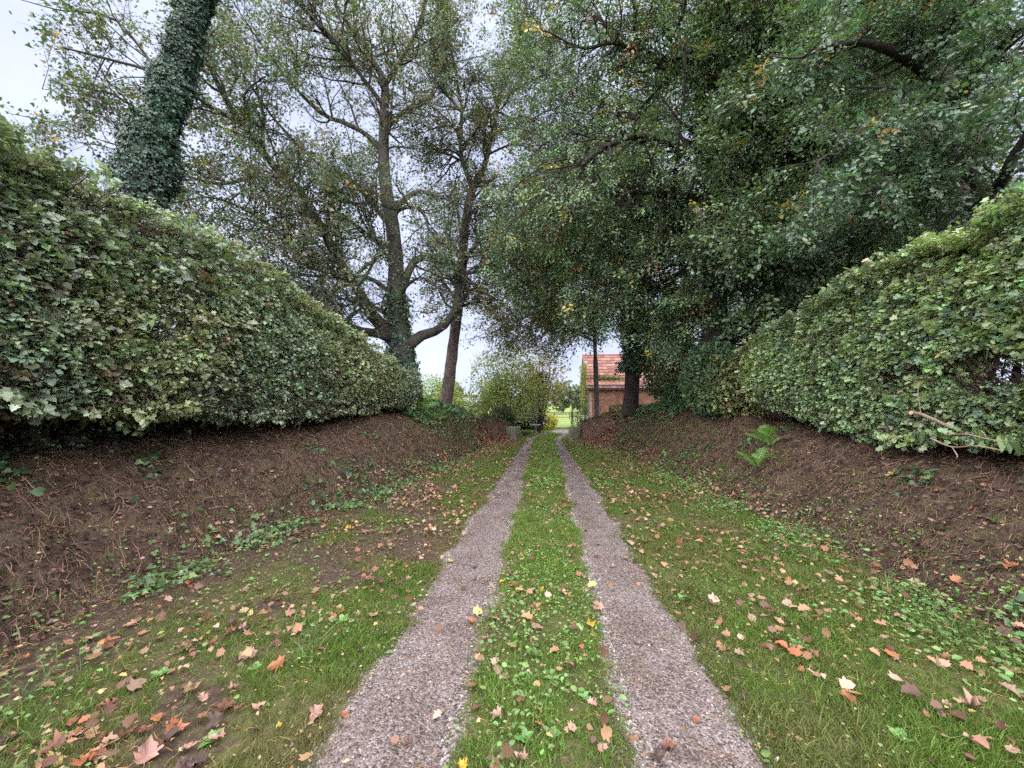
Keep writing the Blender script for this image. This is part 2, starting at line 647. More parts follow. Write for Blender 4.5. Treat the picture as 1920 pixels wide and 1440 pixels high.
def w_gravel(X, Y):
    xc = X - bend(Y)
    d = np.minimum(np.abs(xc + TRK_L) / trk_half(Y, -1), np.abs(xc - TRK_C) / trk_half(Y, 1))
    w = 1 - sstep(0.75, 1.25, d + (fbm2(X, Y, 3.0, 40, 3) - .5) * .8)
    court = sstep(24.5, 26, Y) * (1 - sstep(31, 33, Y)) * sstep(-.6, .2, X - 0.6) * (1 - sstep(6, 8, X))
    return np.maximum(w * (Y < 27), court)


def w_earth(X, Y):
    """bare soil: towards the banks and worn patches on the left verge"""
    e = sstep(-1.0, 0.1, -np.minimum(toe(Y, -1) + X, 9)) * (X < 0) + sstep(-.7, .1, -(toe(Y, 1) - X)) * (X > 0)
    worn = sstep(.50, .66, fbm2(X, Y, .8, 60, 3)) * ((X < -1.2) * .9 + (X > -1.2) * .5) * (Y < 9)
    left = sstep(1.0, 2.0, -X) * (1 - sstep(4.5, 10, Y)) * (.45 + .5 * sstep(.42, .6, fbm2(X, Y, 1.9, 61, 3)))
    return np.clip(e * .9 + worn + left, 0, 1) * (Y < 25)


def mat_ground():
    m, n, l = new_mat('lane_ground')
    out = n.new('ShaderNodeOutputMaterial')
    b = n.new('ShaderNodeBsdfPrincipled')
    b.inputs['Roughness'].default_value = 0.9
    b.inputs['Specular IOR Level'].default_value = 0.15
    tc = n.new('ShaderNodeTexCoord')

    def noise(scale, det=6):
        q = n.new('ShaderNodeTexNoise')
        q.inputs['Scale'].default_value = scale
        q.inputs['Detail'].default_value = det
        q.inputs['Roughness'].default_value = .65
        l.new(tc.outputs['Object'], q.inputs['Vector'])
        return q

    def ramp(src, stops):
        r = n.new('ShaderNodeValToRGB')
        e = r.color_ramp.elements
        while len(e) < len(stops):
            e.new(.5)
        for q, (p, c) in zip(e, stops):
            q.position, q.color = p, (*c, 1)
        l.new(src, r.inputs[0])
        return r.outputs[0]

    def mix(f, a, c):
        q = n.new('ShaderNodeMixRGB')
        l.new(f, q.inputs[0])
        l.new(a, q.inputs[1])
        l.new(c, q.inputs[2])
        return q.outputs[0]

    moss = ramp(noise(26, 10).outputs[0], [(.30, (.028, .026, .013)), (.42, (.052, .058, .018)), (.50, (.085, .095, .03)), (.56, (.07, .055, .032)), (.64, (.10, .105, .036)), (.74, (.085, .06, .04))])
    soil = ramp(noise(22, 8).outputs[0], [(.3, (.022, .015, .012)), (.5, (.058, .040, .030)), (.7, (.105, .075, .056))])
    vor = n.new('ShaderNodeTexVoronoi')
    vor.inputs['Scale'].default_value = 75
    l.new(tc.outputs['Object'], vor.inputs['Vector'])
    hsv = n.new('ShaderNodeSeparateColor')
    l.new(vor.outputs['Color'], hsv.inputs[0])
    grav = ramp(hsv.outputs[0], [(.0, (.05, .04, .036)), (.35, (.13, .105, .098)), (.7, (.21, .175, .168)), (1, (.36, .32, .31))])
    ae = n.new('ShaderNodeAttribute')
    ae.attribute_name = 'earth'
    ag = n.new('ShaderNodeAttribute')
    ag.attribute_name = 'gravel'

    def edge(a, sc, k):
        md = n.new('ShaderNodeMath')
        md.operation = 'MULTIPLY_ADD'
        md.inputs[1].default_value = k
        l.new(noise(sc, 5).outputs[0], md.inputs[0])
        l.new(a, md.inputs[2])
        mr = n.new('ShaderNodeMapRange')
        mr.inputs['From Min'].default_value = .30 + k * .5
        mr.inputs['From Max'].default_value = .70 + k * .5
        l.new(md.outputs[0], mr.inputs['Value'])
        return mr.outputs[0]
    c = mix(edge(ae.outputs['Fac'], 14, .9), moss, soil)
    c = mix(edge(ag.outputs['Fac'], 40, .7), c, grav)
    l.new(c, b.inputs['Base Color'])
    bp = n.new('ShaderNodeBump')
    bp.inputs['Strength'].default_value = .8
    bp.inputs['Distance'].default_value = .02
    l.new(noise(45, 6).outputs[0], bp.inputs['Height'])
    l.new(bp.outputs[0], b.inputs['Normal'])
    l.new(b.outputs[0], out.inputs['Surface'])
    return m


M_GROUND = mat_ground()
xs = np.unique(np.concatenate([-geo(4.4, 900, 26, 3.2), np.arange(-4.4, 4.41, .08), geo(4.4, 900, 26, 3.2)]))
ys = np.unique(np.concatenate([-geo(1.0, 300, 18, 3), np.arange(-1, 10, .08), np.arange(10, 34, .16), geo(34, 1500, 30, 3)]))
tag(link('ground', grid_mesh('ground', xs, ys, ground_z, {'earth': w_earth, 'gravel': w_gravel}), M_GROUND), kind='structure')

M_BANK = mat_noise('bank_earth', [(.28, (.018, .012, .010)), (.45, (.050, .034, .027)), (.56, (.085, .060, .047)), (.64, (.062, .060, .026)), (.72, (.10, .07, .055)), (.8, (.15, .11, .085))], 7, 10, .95, 1.0, 30, .05, .1)
for side, nm in ((-1, 'left_bank'), (1, 'right_bank')):
    u = np.unique(np.concatenate([np.arange(2.0, 6.4, .07), geo(6.4, 45, 22, 2.4)]))
    yy = np.unique(np.concatenate([-geo(0, 14, 10, 1.6), np.arange(0, 12, .09), np.arange(12, 27.1 if side < 0 else 42, .2)]))
    xs_ = np.sort(u * side)
    tag(link(nm, grid_mesh(nm, xs_, yy, lambda X, Y, s=side: np.where(np.abs(X) > 2.05, bank_z(X, Y, s), -.4) - (.6 * sstep(25.5, 27, Y) if s < 0 else .9 * sstep(38, 42, Y)) - .6 * sstep(-10, -14, Y)), M_BANK), kind='structure')


# gravel tracks: strips 4 mm above the lane, plus real stones near the camera
def mat_gravel():
    m, n, l = new_mat('gravel')
    out = n.new('ShaderNodeOutputMaterial')
    b = n.new('ShaderNodeBsdfPrincipled')
    b.inputs['Roughness'].default_value = .8
    b.inputs['Specular IOR Level'].default_value = .25
    tc = n.new('ShaderNodeTexCoord')
    v = n.new('ShaderNodeTexVoronoi')
    v.inputs['Scale'].default_value = 95
    l.new(tc.outputs['Object'], v.inputs['Vector'])
    s = n.new('ShaderNodeSeparateColor')
    l.new(v.outputs['Color'], s.inputs[0])
    r = n.new('ShaderNodeValToRGB')
    e = r.color_ramp.elements
    st = [(0, (.045, .038, .037)), (.3, (.118, .098, .097)), (.65, (.178, .150, .150)), (.9, (.24, .21, .208)), (1, (.34, .315, .31))]
    while len(e) < len(st):
        e.new(.5)
    for q, (p, c) in zip(e, st):
        q.position, q.color = p, (*c, 1)
    l.new(s.outputs[0], r.inputs[0])
    nz = n.new('ShaderNodeTexNoise')
    nz.inputs['Scale'].default_value = 2.5
    nz.inputs['Detail'].default_value = 5
    l.new(tc.outputs['Object'], nz.inputs['Vector'])
    r2 = n.new('ShaderNodeValToRGB')
    r2.color_ramp.elements[0].position, r2.color_ramp.elements[0].color = .33, (.62, .54, .50, 1)
    r2.color_ramp.elements[1].position, r2.color_ramp.elements[1].color = .58, (.90, .855, .855, 1)
    l.new(nz.outputs[0], r2.inputs[0])
    mx = n.new('ShaderNodeMixRGB')
    mx.blend_type = 'MULTIPLY'
    mx.inputs[0].default_value = 1
    l.new(r.outputs[0], mx.inputs[1])
    l.new(r2.outputs[0], mx.inputs[2])
    l.new(mx.outputs[0], b.inputs['Base Color'])
    bp = n.new('ShaderNodeBump')
    bp.invert = True
    bp.inputs['Strength'].default_value = .9
    bp.inputs['Distance'].default_value = .01
    l.new(v.outputs['Distance'], bp.inputs['Height'])
    l.new(bp.outputs[0], b.inputs['Normal'])
    l.new(b.outputs[0], out.inputs['Surface'])
    return m


M_GRAVEL = mat_gravel()
for side, nm in ((-1, 'gravel_track_left'), (1, 'gravel_track_right')):
    yy = np.concatenate([np.arange(-2, 12, .07), np.arange(12, 27, .15)])
    vv = np.linspace(-1, 1, 13)
    hl = trk_half(yy, side) * (.84 + .32 * (fbm2(yy, yy * 0 + side * 3 + 1, 2.2, 71, 4) - .5))
    hr = trk_half(yy, side) * (.84 + .32 * (fbm2(yy, yy * 0 + side * 3 + 9, 2.2, 71, 4) - .5))
    off = np.where(vv[:, None] < 0, vv[:, None] * hl[None], vv[:, None] * hr[None])
    X = (-TRK_L if side < 0 else TRK_C) + bend(yy)[None] + off
    Y = np.broadcast_to(yy[None], X.shape)
    Z = ground_z(X, Y) + .006 + .006 * (1 - vv[:, None] ** 2)
    V = np.stack([X, Y, Z], -1).reshape(-1, 3)
    ny = len(yy)
    i = (np.arange(12)[:, None] * ny + np.arange(ny - 1)[None]).ravel()
    tag(link(nm, mesh_np(nm, V, [np.stack([i, i + ny, i + ny + 1, i + 1], -1)], smooth=True), M_GRAVEL), kind='structure')
    # loose stones
    n = 20000
    y = 1.1 + 8.5 * rng.random(n) ** 1.9
    h = trk_half(y, side)
    x = (-TRK_L if side < 0 else TRK_C) + h * np.clip(rng.normal(0, .6, n), -1.35, 1.35)
    s = rng.gamma(5, .00085, n) + .0018
    base = np.stack([x, y, ground_z(x, y) + .008], -1)
    pent = rng.uniform(0, 6.28, n)[:, None] + np.arange(4)[None] * math.pi / 2
    rr = s[:, None] * rng.uniform(.75, 1.25, (n, 4))
    ring = np.stack([base[:, None, 0] + np.cos(pent) * rr, base[:, None, 1] + np.sin(pent) * rr, np.broadcast_to(base[:, None, 2] - .002, rr.shape)], -1)
    top = base[:, None, :] + np.stack([rng.normal(0, .3, n) * s, rng.normal(0, .3, n) * s, s * rng.uniform(.5, 1.1, n)], -1)[:, None]
    V = np.concatenate([ring, top], 1).reshape(-1, 3)
    i = np.arange(n)[:, None] * 5
    F = np.concatenate([np.stack([i[:, 0] + a, i[:, 0] + (a + 1) % 4, i[:, 0] + 4], -1) for a in range(4)])
    g = rng.choice(5, n, p=[.14, .36, .32, .13, .05])
    pal = A([[.042, .034, .033], [.11, .090, .088], [.165, .137, .135], [.165, .095, .07], [.30, .275, .27]])
    C = np.repeat(pal[g] * rng.uniform(.75, 1.2, (n, 1)), 5, 0)
    tag(link('loose_gravel', mesh_np('loose_gravel', V, [F], col=C), M_STONE), 'pinkish grey loose gravel stones on the %s tyre track' % ('left' if side < 0 else 'right'), 'gravel', kind='stuff')


# ------------------------------------------------------------------ leaf sprays scattered with geometry nodes
_groups = {}


def scatter_group(coll):
    if coll.name in _groups:
        return _groups[coll.name]
    ng = bpy.data.node_groups.new('scatter_' + coll.name, 'GeometryNodeTree')
    ng.interface.new_socket('Geometry', in_out='INPUT', socket_type='NodeSocketGeometry')
    ng.interface.new_socket('Geometry', in_out='OUTPUT', socket_type='NodeSocketGeometry')
    N_, L_ = ng.nodes, ng.links
    gi, go = N_.new('NodeGroupInput'), N_.new('NodeGroupOutput')
    ci = N_.new('GeometryNodeCollectionInfo')
    ci.inputs['Collection'].default_value = coll
    ci.inputs['Separate Children'].default_value = True
    ci.inputs['Reset Children'].default_value = True
    ip = N_.new('GeometryNodeInstanceOnPoints')
    ip.inputs['Pick Instance'].default_value = True

    def named(nm, ty):
        q = N_.new('GeometryNodeInputNamedAttribute')
        q.data_type = ty
        q.inputs['Name'].default_value = nm
        return q.outputs['Attribute']
    L_.new(gi.outputs[0], ip.inputs['Points'])
    L_.new(ci.outputs[0], ip.inputs['Instance'])
    L_.new(named('idx', 'INT'), ip.inputs['Instance Index'])
    L_.new(named('rot', 'FLOAT_VECTOR'), ip.inputs['Rotation'])
    L_.new(named('scl', 'FLOAT'), ip.inputs['Scale'])
    L_.new(ip.outputs[0], go.inputs[0])
    _groups[coll.name] = ng
    return ng


def scatter(nm, parent, P, rot, scl, tint, coll, mat):
    n = len(P)
    me = bpy.data.meshes.new(nm)
    me.vertices.add(n)
    me.vertices.foreach_set('co', np.ascontiguousarray(P, np.float32).ravel())
    me.attributes.new('rot', 'FLOAT_VECTOR', 'POINT').data.foreach_set('vector', np.ascontiguousarray(rot, np.float32).ravel())
    me.attributes.new('scl', 'FLOAT', 'POINT').data.foreach_set('value', np.ascontiguousarray(scl, np.float32))
    me.attributes.new('idx', 'INT', 'POINT').data.foreach_set('value', rng.integers(0, len(coll.objects), n).astype(np.int32))
    c = np.ones((n, 4), np.float32)
    c[:, :3] = tint
    me.attributes.new('tint', 'FLOAT_COLOR', 'POINT').data.foreach_set('color', c.ravel())
    me.materials.append(mat)
    o = link(nm, me, None, parent)
    md = o.modifiers.new('scatter', 'NODES')
    md.node_group = scatter_group(coll)
    o['kind'] = 'stuff'
    return o


def euler_from(D, N):
    y = norm(D)
    z = norm(N - (N * y).sum(-1, keepdims=True) * y)
    x = np.cross(y, z)
    ry = -np.arcsin(np.clip(x[:, 2], -1, 1))
    return np.stack([np.arctan2(y[:, 2], z[:, 2]), ry, np.arctan2(x[:, 1], x[:, 0])], -1)


M_SPRAY = mat_leaf('spray_leaf', .28, .36, .6, True)
M_SPRAY_SOFT = mat_leaf('spray_leaf_soft', .36, .55, .25, True)
M_SPRAY_IVY = mat_leaf('spray_ivy', .10, .4, .35, True)


def spray_kind(name, kinds, n, length, width, size, tpl, mat, tilt=.45, droop=0.0, out=.6, zspread=.02, accent=.04, stem=.003, acc_col=(2.6, 1.5, .8)):
    """collection of small leafy shoots: a twig along +y with leaves either side"""
    coll = bpy.data.collections.new(name)
    for k in range(kinds):
        t = np.sort(rng.random(n)) * .95 + .05
        sd = np.where(np.arange(n) % 2 == 0, 1, -1)
        P = np.stack([rng.normal(0, width * .25, n), t * length, rng.normal(0, zspread, n) - droop * (t * length) ** 2], -1)
        D = np.stack([sd * out * rng.uniform(.5, 1.2, n), rng.uniform(.3, 1, n), rng.normal(-.15 - droop * .3, .3, n)], -1)
        N = A([0, 0, 1.0]) + rng.normal(0, tilt, (n, 3))
        P = P + norm(D) * width * rng.uniform(.05, .5, n)[:, None]
        C = np.ones((n, 3)) * rng.normal(1, .2, (n, 1)).clip(.5, 1.6)
        ac = rng.random(n) < accent
        C[ac] *= A(acc_col)
        V, F, c, _ = leaf_arrays(P, D, N, size * rng.gamma(10, .1, n).clip(.5, 1.6), C, tpl)
        tw = np.stack([np.zeros(4), np.linspace(-.15, .95, 4) * length, -droop * (np.linspace(0, .95, 4) * length) ** 2], -1) + rng.normal(0, .006, (4, 3))
        V2, F2 = tubes_np(tw[None], np.linspace(stem, stem * .4, 4)[None], 3)
        c2 = np.tile(A([.9, .45, .5]), (len(V2), 1))
        me = mesh_np(name, np.vstack([V, V2]), [F, F2 + len(V)], col=np.vstack([c, c2]))
        me.materials.append(mat)
        coll.objects.link(bpy.data.objects.new(name, me))
    return coll


SP_HEDGE = spray_kind('maple_shoot', 9, 13, .10, .055, .037, 'maple', M_SPRAY, .45, .6, .8, .022, .006)
SP_HEDGE_R = spray_kind('hornbeam_shoot', 9, 14, .10, .05, .034, 'lobed5', M_SPRAY, .45, .6, .8, .022, .006)
SP_PLANE = spray_kind('sycamore_shoot', 9, 9, .52, .22, .082, 'star', M_SPRAY_SOFT, .6, .35, .8, .05, .05, .004)
SP_BEECH = spray_kind('beech_shoot', 9, 18, .48, .20, .066, 'oval6', M_SPRAY, .38, .5, .9, .02, .012, .003)
SP_OAK = spray_kind('oak_shoot', 9, 16, .26, .13, .054, 'oak', M_SPRAY, .42, .6, .9, .03, .012, .003)
SP_IVY = spray_kind('ivy_shoot', 6, 9, .20, .12, .07, 'ivy', M_SPRAY_IVY, .35, .1, .8, .012, .0, .003)


# ------------------------------------------------------------------ hedges
def hedge(name, label, side, y0, y1, xf, zt, zb, width, n, tpl, size, base, accents, bare=0.5, n_parts=0, twigs=2600, stems=(), round_far=1.2, round_near=0.3, seed_off=0.0, twig_mat=None, holes=(), part_tpl='maple', under=6000):
    h = thing(name, label, 'hedge')
    y = y0 + (y1 - y0) * rng.random(n)
    rf = np.sqrt(np.clip(1 - ((y - (y1 - round_far)) / round_far).clip(0, 1) ** 2, 0, 1))
    rn = np.sqrt(np.clip(1 - (((y0 + round_near) - y) / round_near).clip(0, 1) ** 2, 0, 1))
    rr = np.minimum(rf, rn)
    T, B, X = zt(y), zb(y), xf(y)
    mid = (T * .5 + B * .5)
    T, B = mid + (T - mid) * (0.25 + .75 * rr), mid + (B - mid) * (0.3 + .7 * rr)
    reg = rng.choice(4, n, p=[.66, .19, .09, .06])
    v = rng.random(n)
    w = rng.random(n)
    W = width * (0.3 + .7 * rr)
    xi = np.where(reg == 0, 0, np.where(reg == 2, 1, w)) * W + (width - W) * .5
    z = np.where(reg == 1, T, np.where(reg == 3, B, B + (T - B) * v))
    vv = (z - B) / (T - B)
    xi = np.where(reg == 0, xi + .38 * vv ** 5 + .22 * (1 - vv) ** 6, xi)
    P = np.stack([X + side * xi, y, z], -1)
    out = np.stack([np.where(reg == 0, -side, np.where(reg == 2, side, 0)) * 1.0, np.zeros(n), np.where(reg == 1, 1, np.where(reg == 3, -1, .15)) * 1.0], -1)
    out[:, 2] += (vv > .85) * .5
    out[:, 1] += .8 * (1 - rf) - .8 * (1 - rn)
    out = norm(out)
    bul = (fbm3(P, 1.1, 3 + seed_off, 3) - .5) * .14 + (fbm3(P, 5.0, 6 + seed_off, 2) - .5) * .10 - .05
    dep = rng.exponential(.06, n)
    deep = rng.random(n) < .24
    dep = np.where(deep, rng.random(n) * width * .8, dep)
    P = P + out * (bul - dep)[:, None] + rng.normal(0, .015, (n, 3))
    # bare twiggy patches and thin places
    q = fbm3(P * A([.3, 1, 1.6]), .75, 31 + seed_off, 3)
    pb = sstep(.56, .70, q + .12 * sstep(.45, .85, vv) - .06) * bare
    for (hy, hz, hr) in holes:
        pb = np.maximum(pb, .93 * (1 - sstep(.6, 1.0, np.hypot((P[:, 1] - hy) / 1.7, P[:, 2] - hz) / hr + (fbm3(P, 3.0, 8, 2) - .5) * .9)))
    ok = rng.random(n) > pb
    P, out, dep, vv = P[ok], out[ok], dep[ok], vv[ok]
    n = len(P)
    N = out * .55 + A([0, 0, .8]) + rng.normal(0, .32, (n, 3))
    D = out * .7 + A([0, 0, .05]) + rng.normal(0, .55, (n, 3))
    C = leaf_cols(n, base, .14, accents, P, 1.0, .28)
    yel = sstep(.45, .62, fbm3(P, .5, 77 + seed_off, 2))[:, None]
    C = C * (1 + yel * (A([1.12, 1.04, .86]) - 1))
    scatter('foliage', h, P, euler_from(D, N), rng.gamma(12, 1 / 12, n).clip(.5, 1.7), C, tpl, M_SPRAY)
    if n_parts:
        o_ = np.argsort(cam_prio(P, dep * 12 + rng.random(n) * .6))[:n_parts]
        q_ = P[o_] + out[o_] * .05 + rng.normal(0, .02, (n_parts, 3))
        pick = A(base)[None] * rng.uniform(.8, 1.25, (12, 1))
        y_ = norm(D[o_] * .6 + A([0, 0, -.5]))
        z_ = norm(N[o_] - (N[o_] * y_).sum(-1, keepdims=True) * y_)
        x_ = np.cross(y_, z_)
        for q in range(n_parts):
            sz = size * rng.uniform(.8, 1.25)
            M = np.eye(4)
            M[:3, 0], M[:3, 1], M[:3, 2], M[:3, 3] = x_[q] * sz, y_[q] * sz, z_[q] * sz, q_[q]
            o = bpy.data.objects.new('leaf', leaf_obj_mesh(part_tpl, pick[q % 12], M_LEAF))
            o.matrix_world = Matrix(M.tolist())
            COL.objects.link(o)
            o.parent = h
    # growth between the hedge bottom and the bank, shade put into its darkened leaf colour
    m = int(under)
    yu = rng.uniform(y0 + .2, y1 - .8, m)
    xu = xf(yu) + side * rng.uniform(.75, 1.4, m)
    zg, zh = surf_z(xu, yu), zb(yu) + .15
    zu = zg + (zh - zg) * rng.random(m) ** .7
    Pu = np.stack([xu, yu, zu], -1)
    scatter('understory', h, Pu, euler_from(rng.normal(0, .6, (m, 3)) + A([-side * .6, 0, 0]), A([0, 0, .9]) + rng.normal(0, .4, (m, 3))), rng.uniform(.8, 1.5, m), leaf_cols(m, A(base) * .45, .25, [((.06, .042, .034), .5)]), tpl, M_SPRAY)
    # twigs inside
    m = twigs
    yt = rng.uniform(y0 + .1, y1 - .25, m)
    Tt, Bt = zt(yt), zb(yt)
    zz = Bt + (Tt - Bt) * rng.uniform(.02, .98, m)
    xx = xf(yt) + side * (rng.exponential(.22, m) + .05 + .3 * ((zz - Bt) / (Tt - Bt)) ** 5).clip(0, width * .95)
    d = norm(np.stack([-side * rng.uniform(.1, 1, m), rng.normal(0, .7, m), rng.normal(.45, .6, m)], -1))
    p = np.empty((m, 4, 3))
    p[:, 1] = np.stack([xx, yt, zz], -1)
    L = rng.uniform(.10, .34, m)[:, None]
    p[:, 0] = p[:, 1] - d * L
    d2 = norm(d + rng.normal(0, .35, (m, 3)))
    p[:, 2] = p[:, 1] + d2 * L * .5
    p[:, 3] = p[:, 2] + norm(d2 + rng.normal(0, .4, (m, 3))) * L * .45
    rad = rng.uniform(.003, .008, m)[:, None] * A([1.0, .85, .6, .35])[None]
    t = link('twigs', mesh_np('twigs', *(lambda q: (q[0], [q[1]]))(ribbons_np(p, rad * 1.2))), twig_mat or M_TWIG, h)
    t['kind'] = 'stuff'
    for (sy, lean, r0) in stems:
        bx = float(xf(A([sy]))[0]) + side * rng.uniform(.75, 1.25)
        bz = float(surf_z(A([bx]), A([sy]))[0]) - .08
        tz = float(zb(A([sy]))[0]) * .3 + float(zt(A([sy]))[0]) * .7
        pts = [[bx, sy, bz, r0], [bx + rng.normal(0, .06), sy + lean * .3, bz + (tz - bz) * .35, r0 * .8], [bx + rng.normal(0, .12), sy + lean * .7, bz + (tz - bz) * .7, r0 * .55], [bx + rng.normal(0, .2), sy + lean, tz, r0 * .2]]
        s4 = spline(pts, 14)
        link('stem', tube_mesh('stem', s4[None, :, :3], s4[None, :, 3], 7, rough=.02), M_STEM, h)
    return h


def prof_x(pts, X, which):
    q = A([on_x(a, b, X) for a, b in pts])
    o = np.argsort(q[:, 1])
    return q[o, 1], q[o, 2]


XL, XR = -4.15, 4.35
lt_y, lt_z = prof_x([(2, 262), (200, 342), (300, 398), (400, 440), (500, 512), (600, 585), (700, 655), (750, 690)], XL - .2, 1)
lb_y, lb_z = prof_x([(2, 808), (300, 812), (560, 806), (700, 786), (755, 770)], XL, 1)
rt_y, rt_z = prof_x([(1918, 362), (1800, 428), (1700, 478), (1620, 515), (1540, 562), (1480, 598), (1420, 630)], XR + .2, 1)
rb_y, rb_z = prof_x([(1918, 850), (1760, 846), (1620, 838), (1520, 800), (1430, 770)], XR, 1)
hl_ = hedge('left_hedge', 'long clipped dark green hedge on top of the left bank', -1, 1.2, 13.2,
            lambda y: XL + 0 * y, lambda y: np.interp(y, lt_y, lt_z) + (fbm2(y, y * 0, 1.2, 5, 3) - .5) * .25, lambda y: np.interp(y, lb_y, lb_z) + .22 + (fbm2(y, y * 0 + 4, 2.0, 5, 3) - .5) * .10,
            1.5, 40000, SP_HEDGE, .044, (.172, .228, .152), [((.23, .29, .19), .2), ((.20, .145, .105), .03)], .62, 300, 11000,
            [(y, rng.normal(0, .3), rng.uniform(.014, .03)) for y in np.arange(1.8, 12.6, .42)],
            holes=[(4.6, 2.15, .10), (6.3, 2.2, .16), (7.6, 2.1, .18)])
hr_ = hedge('right_hedge', 'clipped bright green hedge on the right bank', 1, 1.6, 9.4,
            lambda y: XR + 0 * y, lambda y: np.interp(y, rt_y, rt_z) + (fbm2(y, y * 0 + 9, 1.2, 5, 3) - .5) * .2, lambda y: np.interp(y, rb_y, rb_z) + .12 + (fbm2(y, y * 0 + 14, 1.6, 5, 3) - .5) * .22,
            1.4, 31000, SP_HEDGE_R, .040, (.205, .285, .145), [((.26, .33, .17), .2), ((.13, .21, .15), .12)], .4, 300, 5000,
            [(y, rng.normal(0, .3), rng.uniform(.025, .05)) for y in np.arange(2.2, 9.0, .5)], seed_off=50,
            part_tpl='lobed5', holes=[(4.15, 1.95, .30), (3.5, 1.5, .36), (5.1, 2.0, .22), (3.45, 2.3, .22)])
# sawn stub that pokes out of the right hedge's top
sp = on_x(1622, 488, XR + .12)
q4 = spline([[sp[0] + .35, sp[1] + .1, sp[2] - .5, .045], [sp[0] + .12, sp[1] + .02, sp[2] - .12, .042], [sp[0], sp[1], sp[2], .04]], 6)
st = link('sawn_stub', tube_mesh('sawn_stub', q4[None, :, :3], q4[None, :, 3], 9, rough=.01), M_TWIG_P, hr_)
dv = norm(q4[-1, :3] - q4[-3, :3])
disc = MB().lathe((0, 0, 0), [(.0395, -.012), (.042, .002), (.038, .008)], 14).build('cut_face', M_CUT_TAN, hr_)
disc.matrix_world = Matrix.Translation(Vector(q4[-1, :3])) @ Vector(dv).to_track_quat('Z', 'Y').to_matrix().to_4x4()


# ------------------------------------------------------------------ trees
def limb(pts, k=16, jit=0.0):
    """pts: (px, py, Y, radius)"""
    q = [[*at(p[0], p[1], p[2]), p[3]] for p in pts]
    s = spline(q, k)
    if jit:
        s[1:-1, :3] += rng.normal(0, jit, (k - 2, 3))
    return s


def tree(name, label, trunk, limbs, bark, n2=14, len2=2.4, n3=7, len3=1.0, n4=4, len4=.45, tpl=None, size=1.0, base=(.06, .09, .045), accents=(), up2=.05, up3=0.0, up4=-.05, wob=.22,
         leafmat=None, keep=None, group=None, flat=0.0, leaf_up=.5, cat='tree', n_parts=0, t_tr=.45, tr_sides=14, rough=.10, leaf_keep=None, twig_mat=None, ang2=.9, limb_mat=None):
    t = thing(name, label, cat, group)
    link('trunk', tube_mesh('trunk', trunk[None, :, :3], trunk[None, :, 3], tr_sides, rough=rough, rs=3.0), bark, t)
    for s in limbs:
        link('limb', tube_mesh('limb', s[None, :, :3], s[None, :, 3], 9, rough=.04, rs=4.0), limb_mat or bark, t)
    K = 16
    P1 = [spline(trunk[int(len(trunk) * t_tr):], K)] + [spline(s, K) for s in limbs]
    P1 = np.stack(P1)
    L1 = np.linalg.norm(np.diff(P1[:, :, :3], axis=1), axis=-1).sum(1)
    per = np.maximum((n2 * L1 / 5.0).astype(int), 2)
    a2, r2 = [], []
    for i in range(len(P1)):
        a, r = spawn(P1[i:i + 1, :, :3], P1[i:i + 1, :, 3], per[i], .12, 1.0, ang2, len2, 7, up2, wob, .55, .008, .3, flat, keep)
        a2.append(a)
        r2.append(r)
        # the limb runs on past its traced end
        e = P1[i, -1, :3] - P1[i, -3, :3]
        if keep is not None and not keep((P1[i, -1, :3] + 2 * e)[None])[0]:
            continue
        a2.append(spline(np.stack([P1[i, -1, :3] + e * f + rng.normal(0, .1 * f, 3) for f in (0, 1, 2)]), 7)[None])
        r2.append(np.linspace(P1[i, -1, 3], .006, 7)[None])
    a2, r2 = np.concatenate(a2), np.concatenate(r2)
    a3, r3 = spawn(a2, r2, n3, .15, 1.0, .8, len3, 4, up3, wob, .6, .004, .4, flat, keep)
    a4, r4 = spawn(a3, r3, n4, .1, 1.0, .75, len4, 3, up4, wob, .6, .0022, .5, flat, keep)
    if len(a2):
        b = link('branches', tube_mesh('branches', a2, r2, 5), twig_mat or bark, t)
        b['kind'] = 'stuff'
    V1, F1 = tubes_np(a3, r3, 3)
    tw = link('twigs', mesh_np('twigs', V1, [F1], smooth=True), twig_mat or bark, t)
    tw['kind'] = 'stuff'
    # leafy shoots on the twigs
    P, D = a4[:, 0], a4[:, 1] - a4[:, 0]
    if leaf_keep is not None:
        ok = leaf_keep(P)
        P, D = P[ok], D[ok]
    n = len(P)
    D = norm(D) + rng.normal(0, .25, (n, 3)) + A([0, 0, up4])
    N = A([0, -.2, leaf_up + .2]) + rng.normal(0, .4, (n, 3))
    C = leaf_cols(n, base, .18, accents, P, .6, .35)
    scatter('crown', t, P, euler_from(D, N), size * rng.uniform(.75, 1.3, n), C, tpl, M_SPRAY)
    if n_parts:
        o_ = np.argsort(cam_prio(P, rng.random(n)))[:n_parts]
        pick = C[o_][rng.integers(0, n_parts, 12)]
        for q, i in enumerate(o_):
            y_ = norm(rng.normal(0, .6, 3) + A([0, 0, -.4]))
            z_ = norm(np.cross(np.cross(y_, A([0, -.3, 1.0]) + rng.normal(0, .3, 3)), y_))
            sz = .09 * rng.uniform(.8, 1.25)
            M = np.eye(4)
            M[:3, 0], M[:3, 1], M[:3, 2], M[:3, 3] = np.cross(y_, z_) * sz, y_ * sz, z_ * sz, P[i] + norm(D[i]) * .1 + rng.normal(0, .03, 3)
            o = bpy.data.objects.new('leaf', leaf_obj_mesh('oak', pick[q % 12], M_LEAF))
            o.matrix_world = Matrix(M.tolist())
            COL.objects.link(o)
            o.parent = t
    return t


def proj(P):
    q = (P - CAM) @ _cm[:3, :3]
    z = np.maximum(-q[:, 2], .05)
    return 960 + q[:, 0] / z * FPX, 720 - q[:, 1] / z * FPX


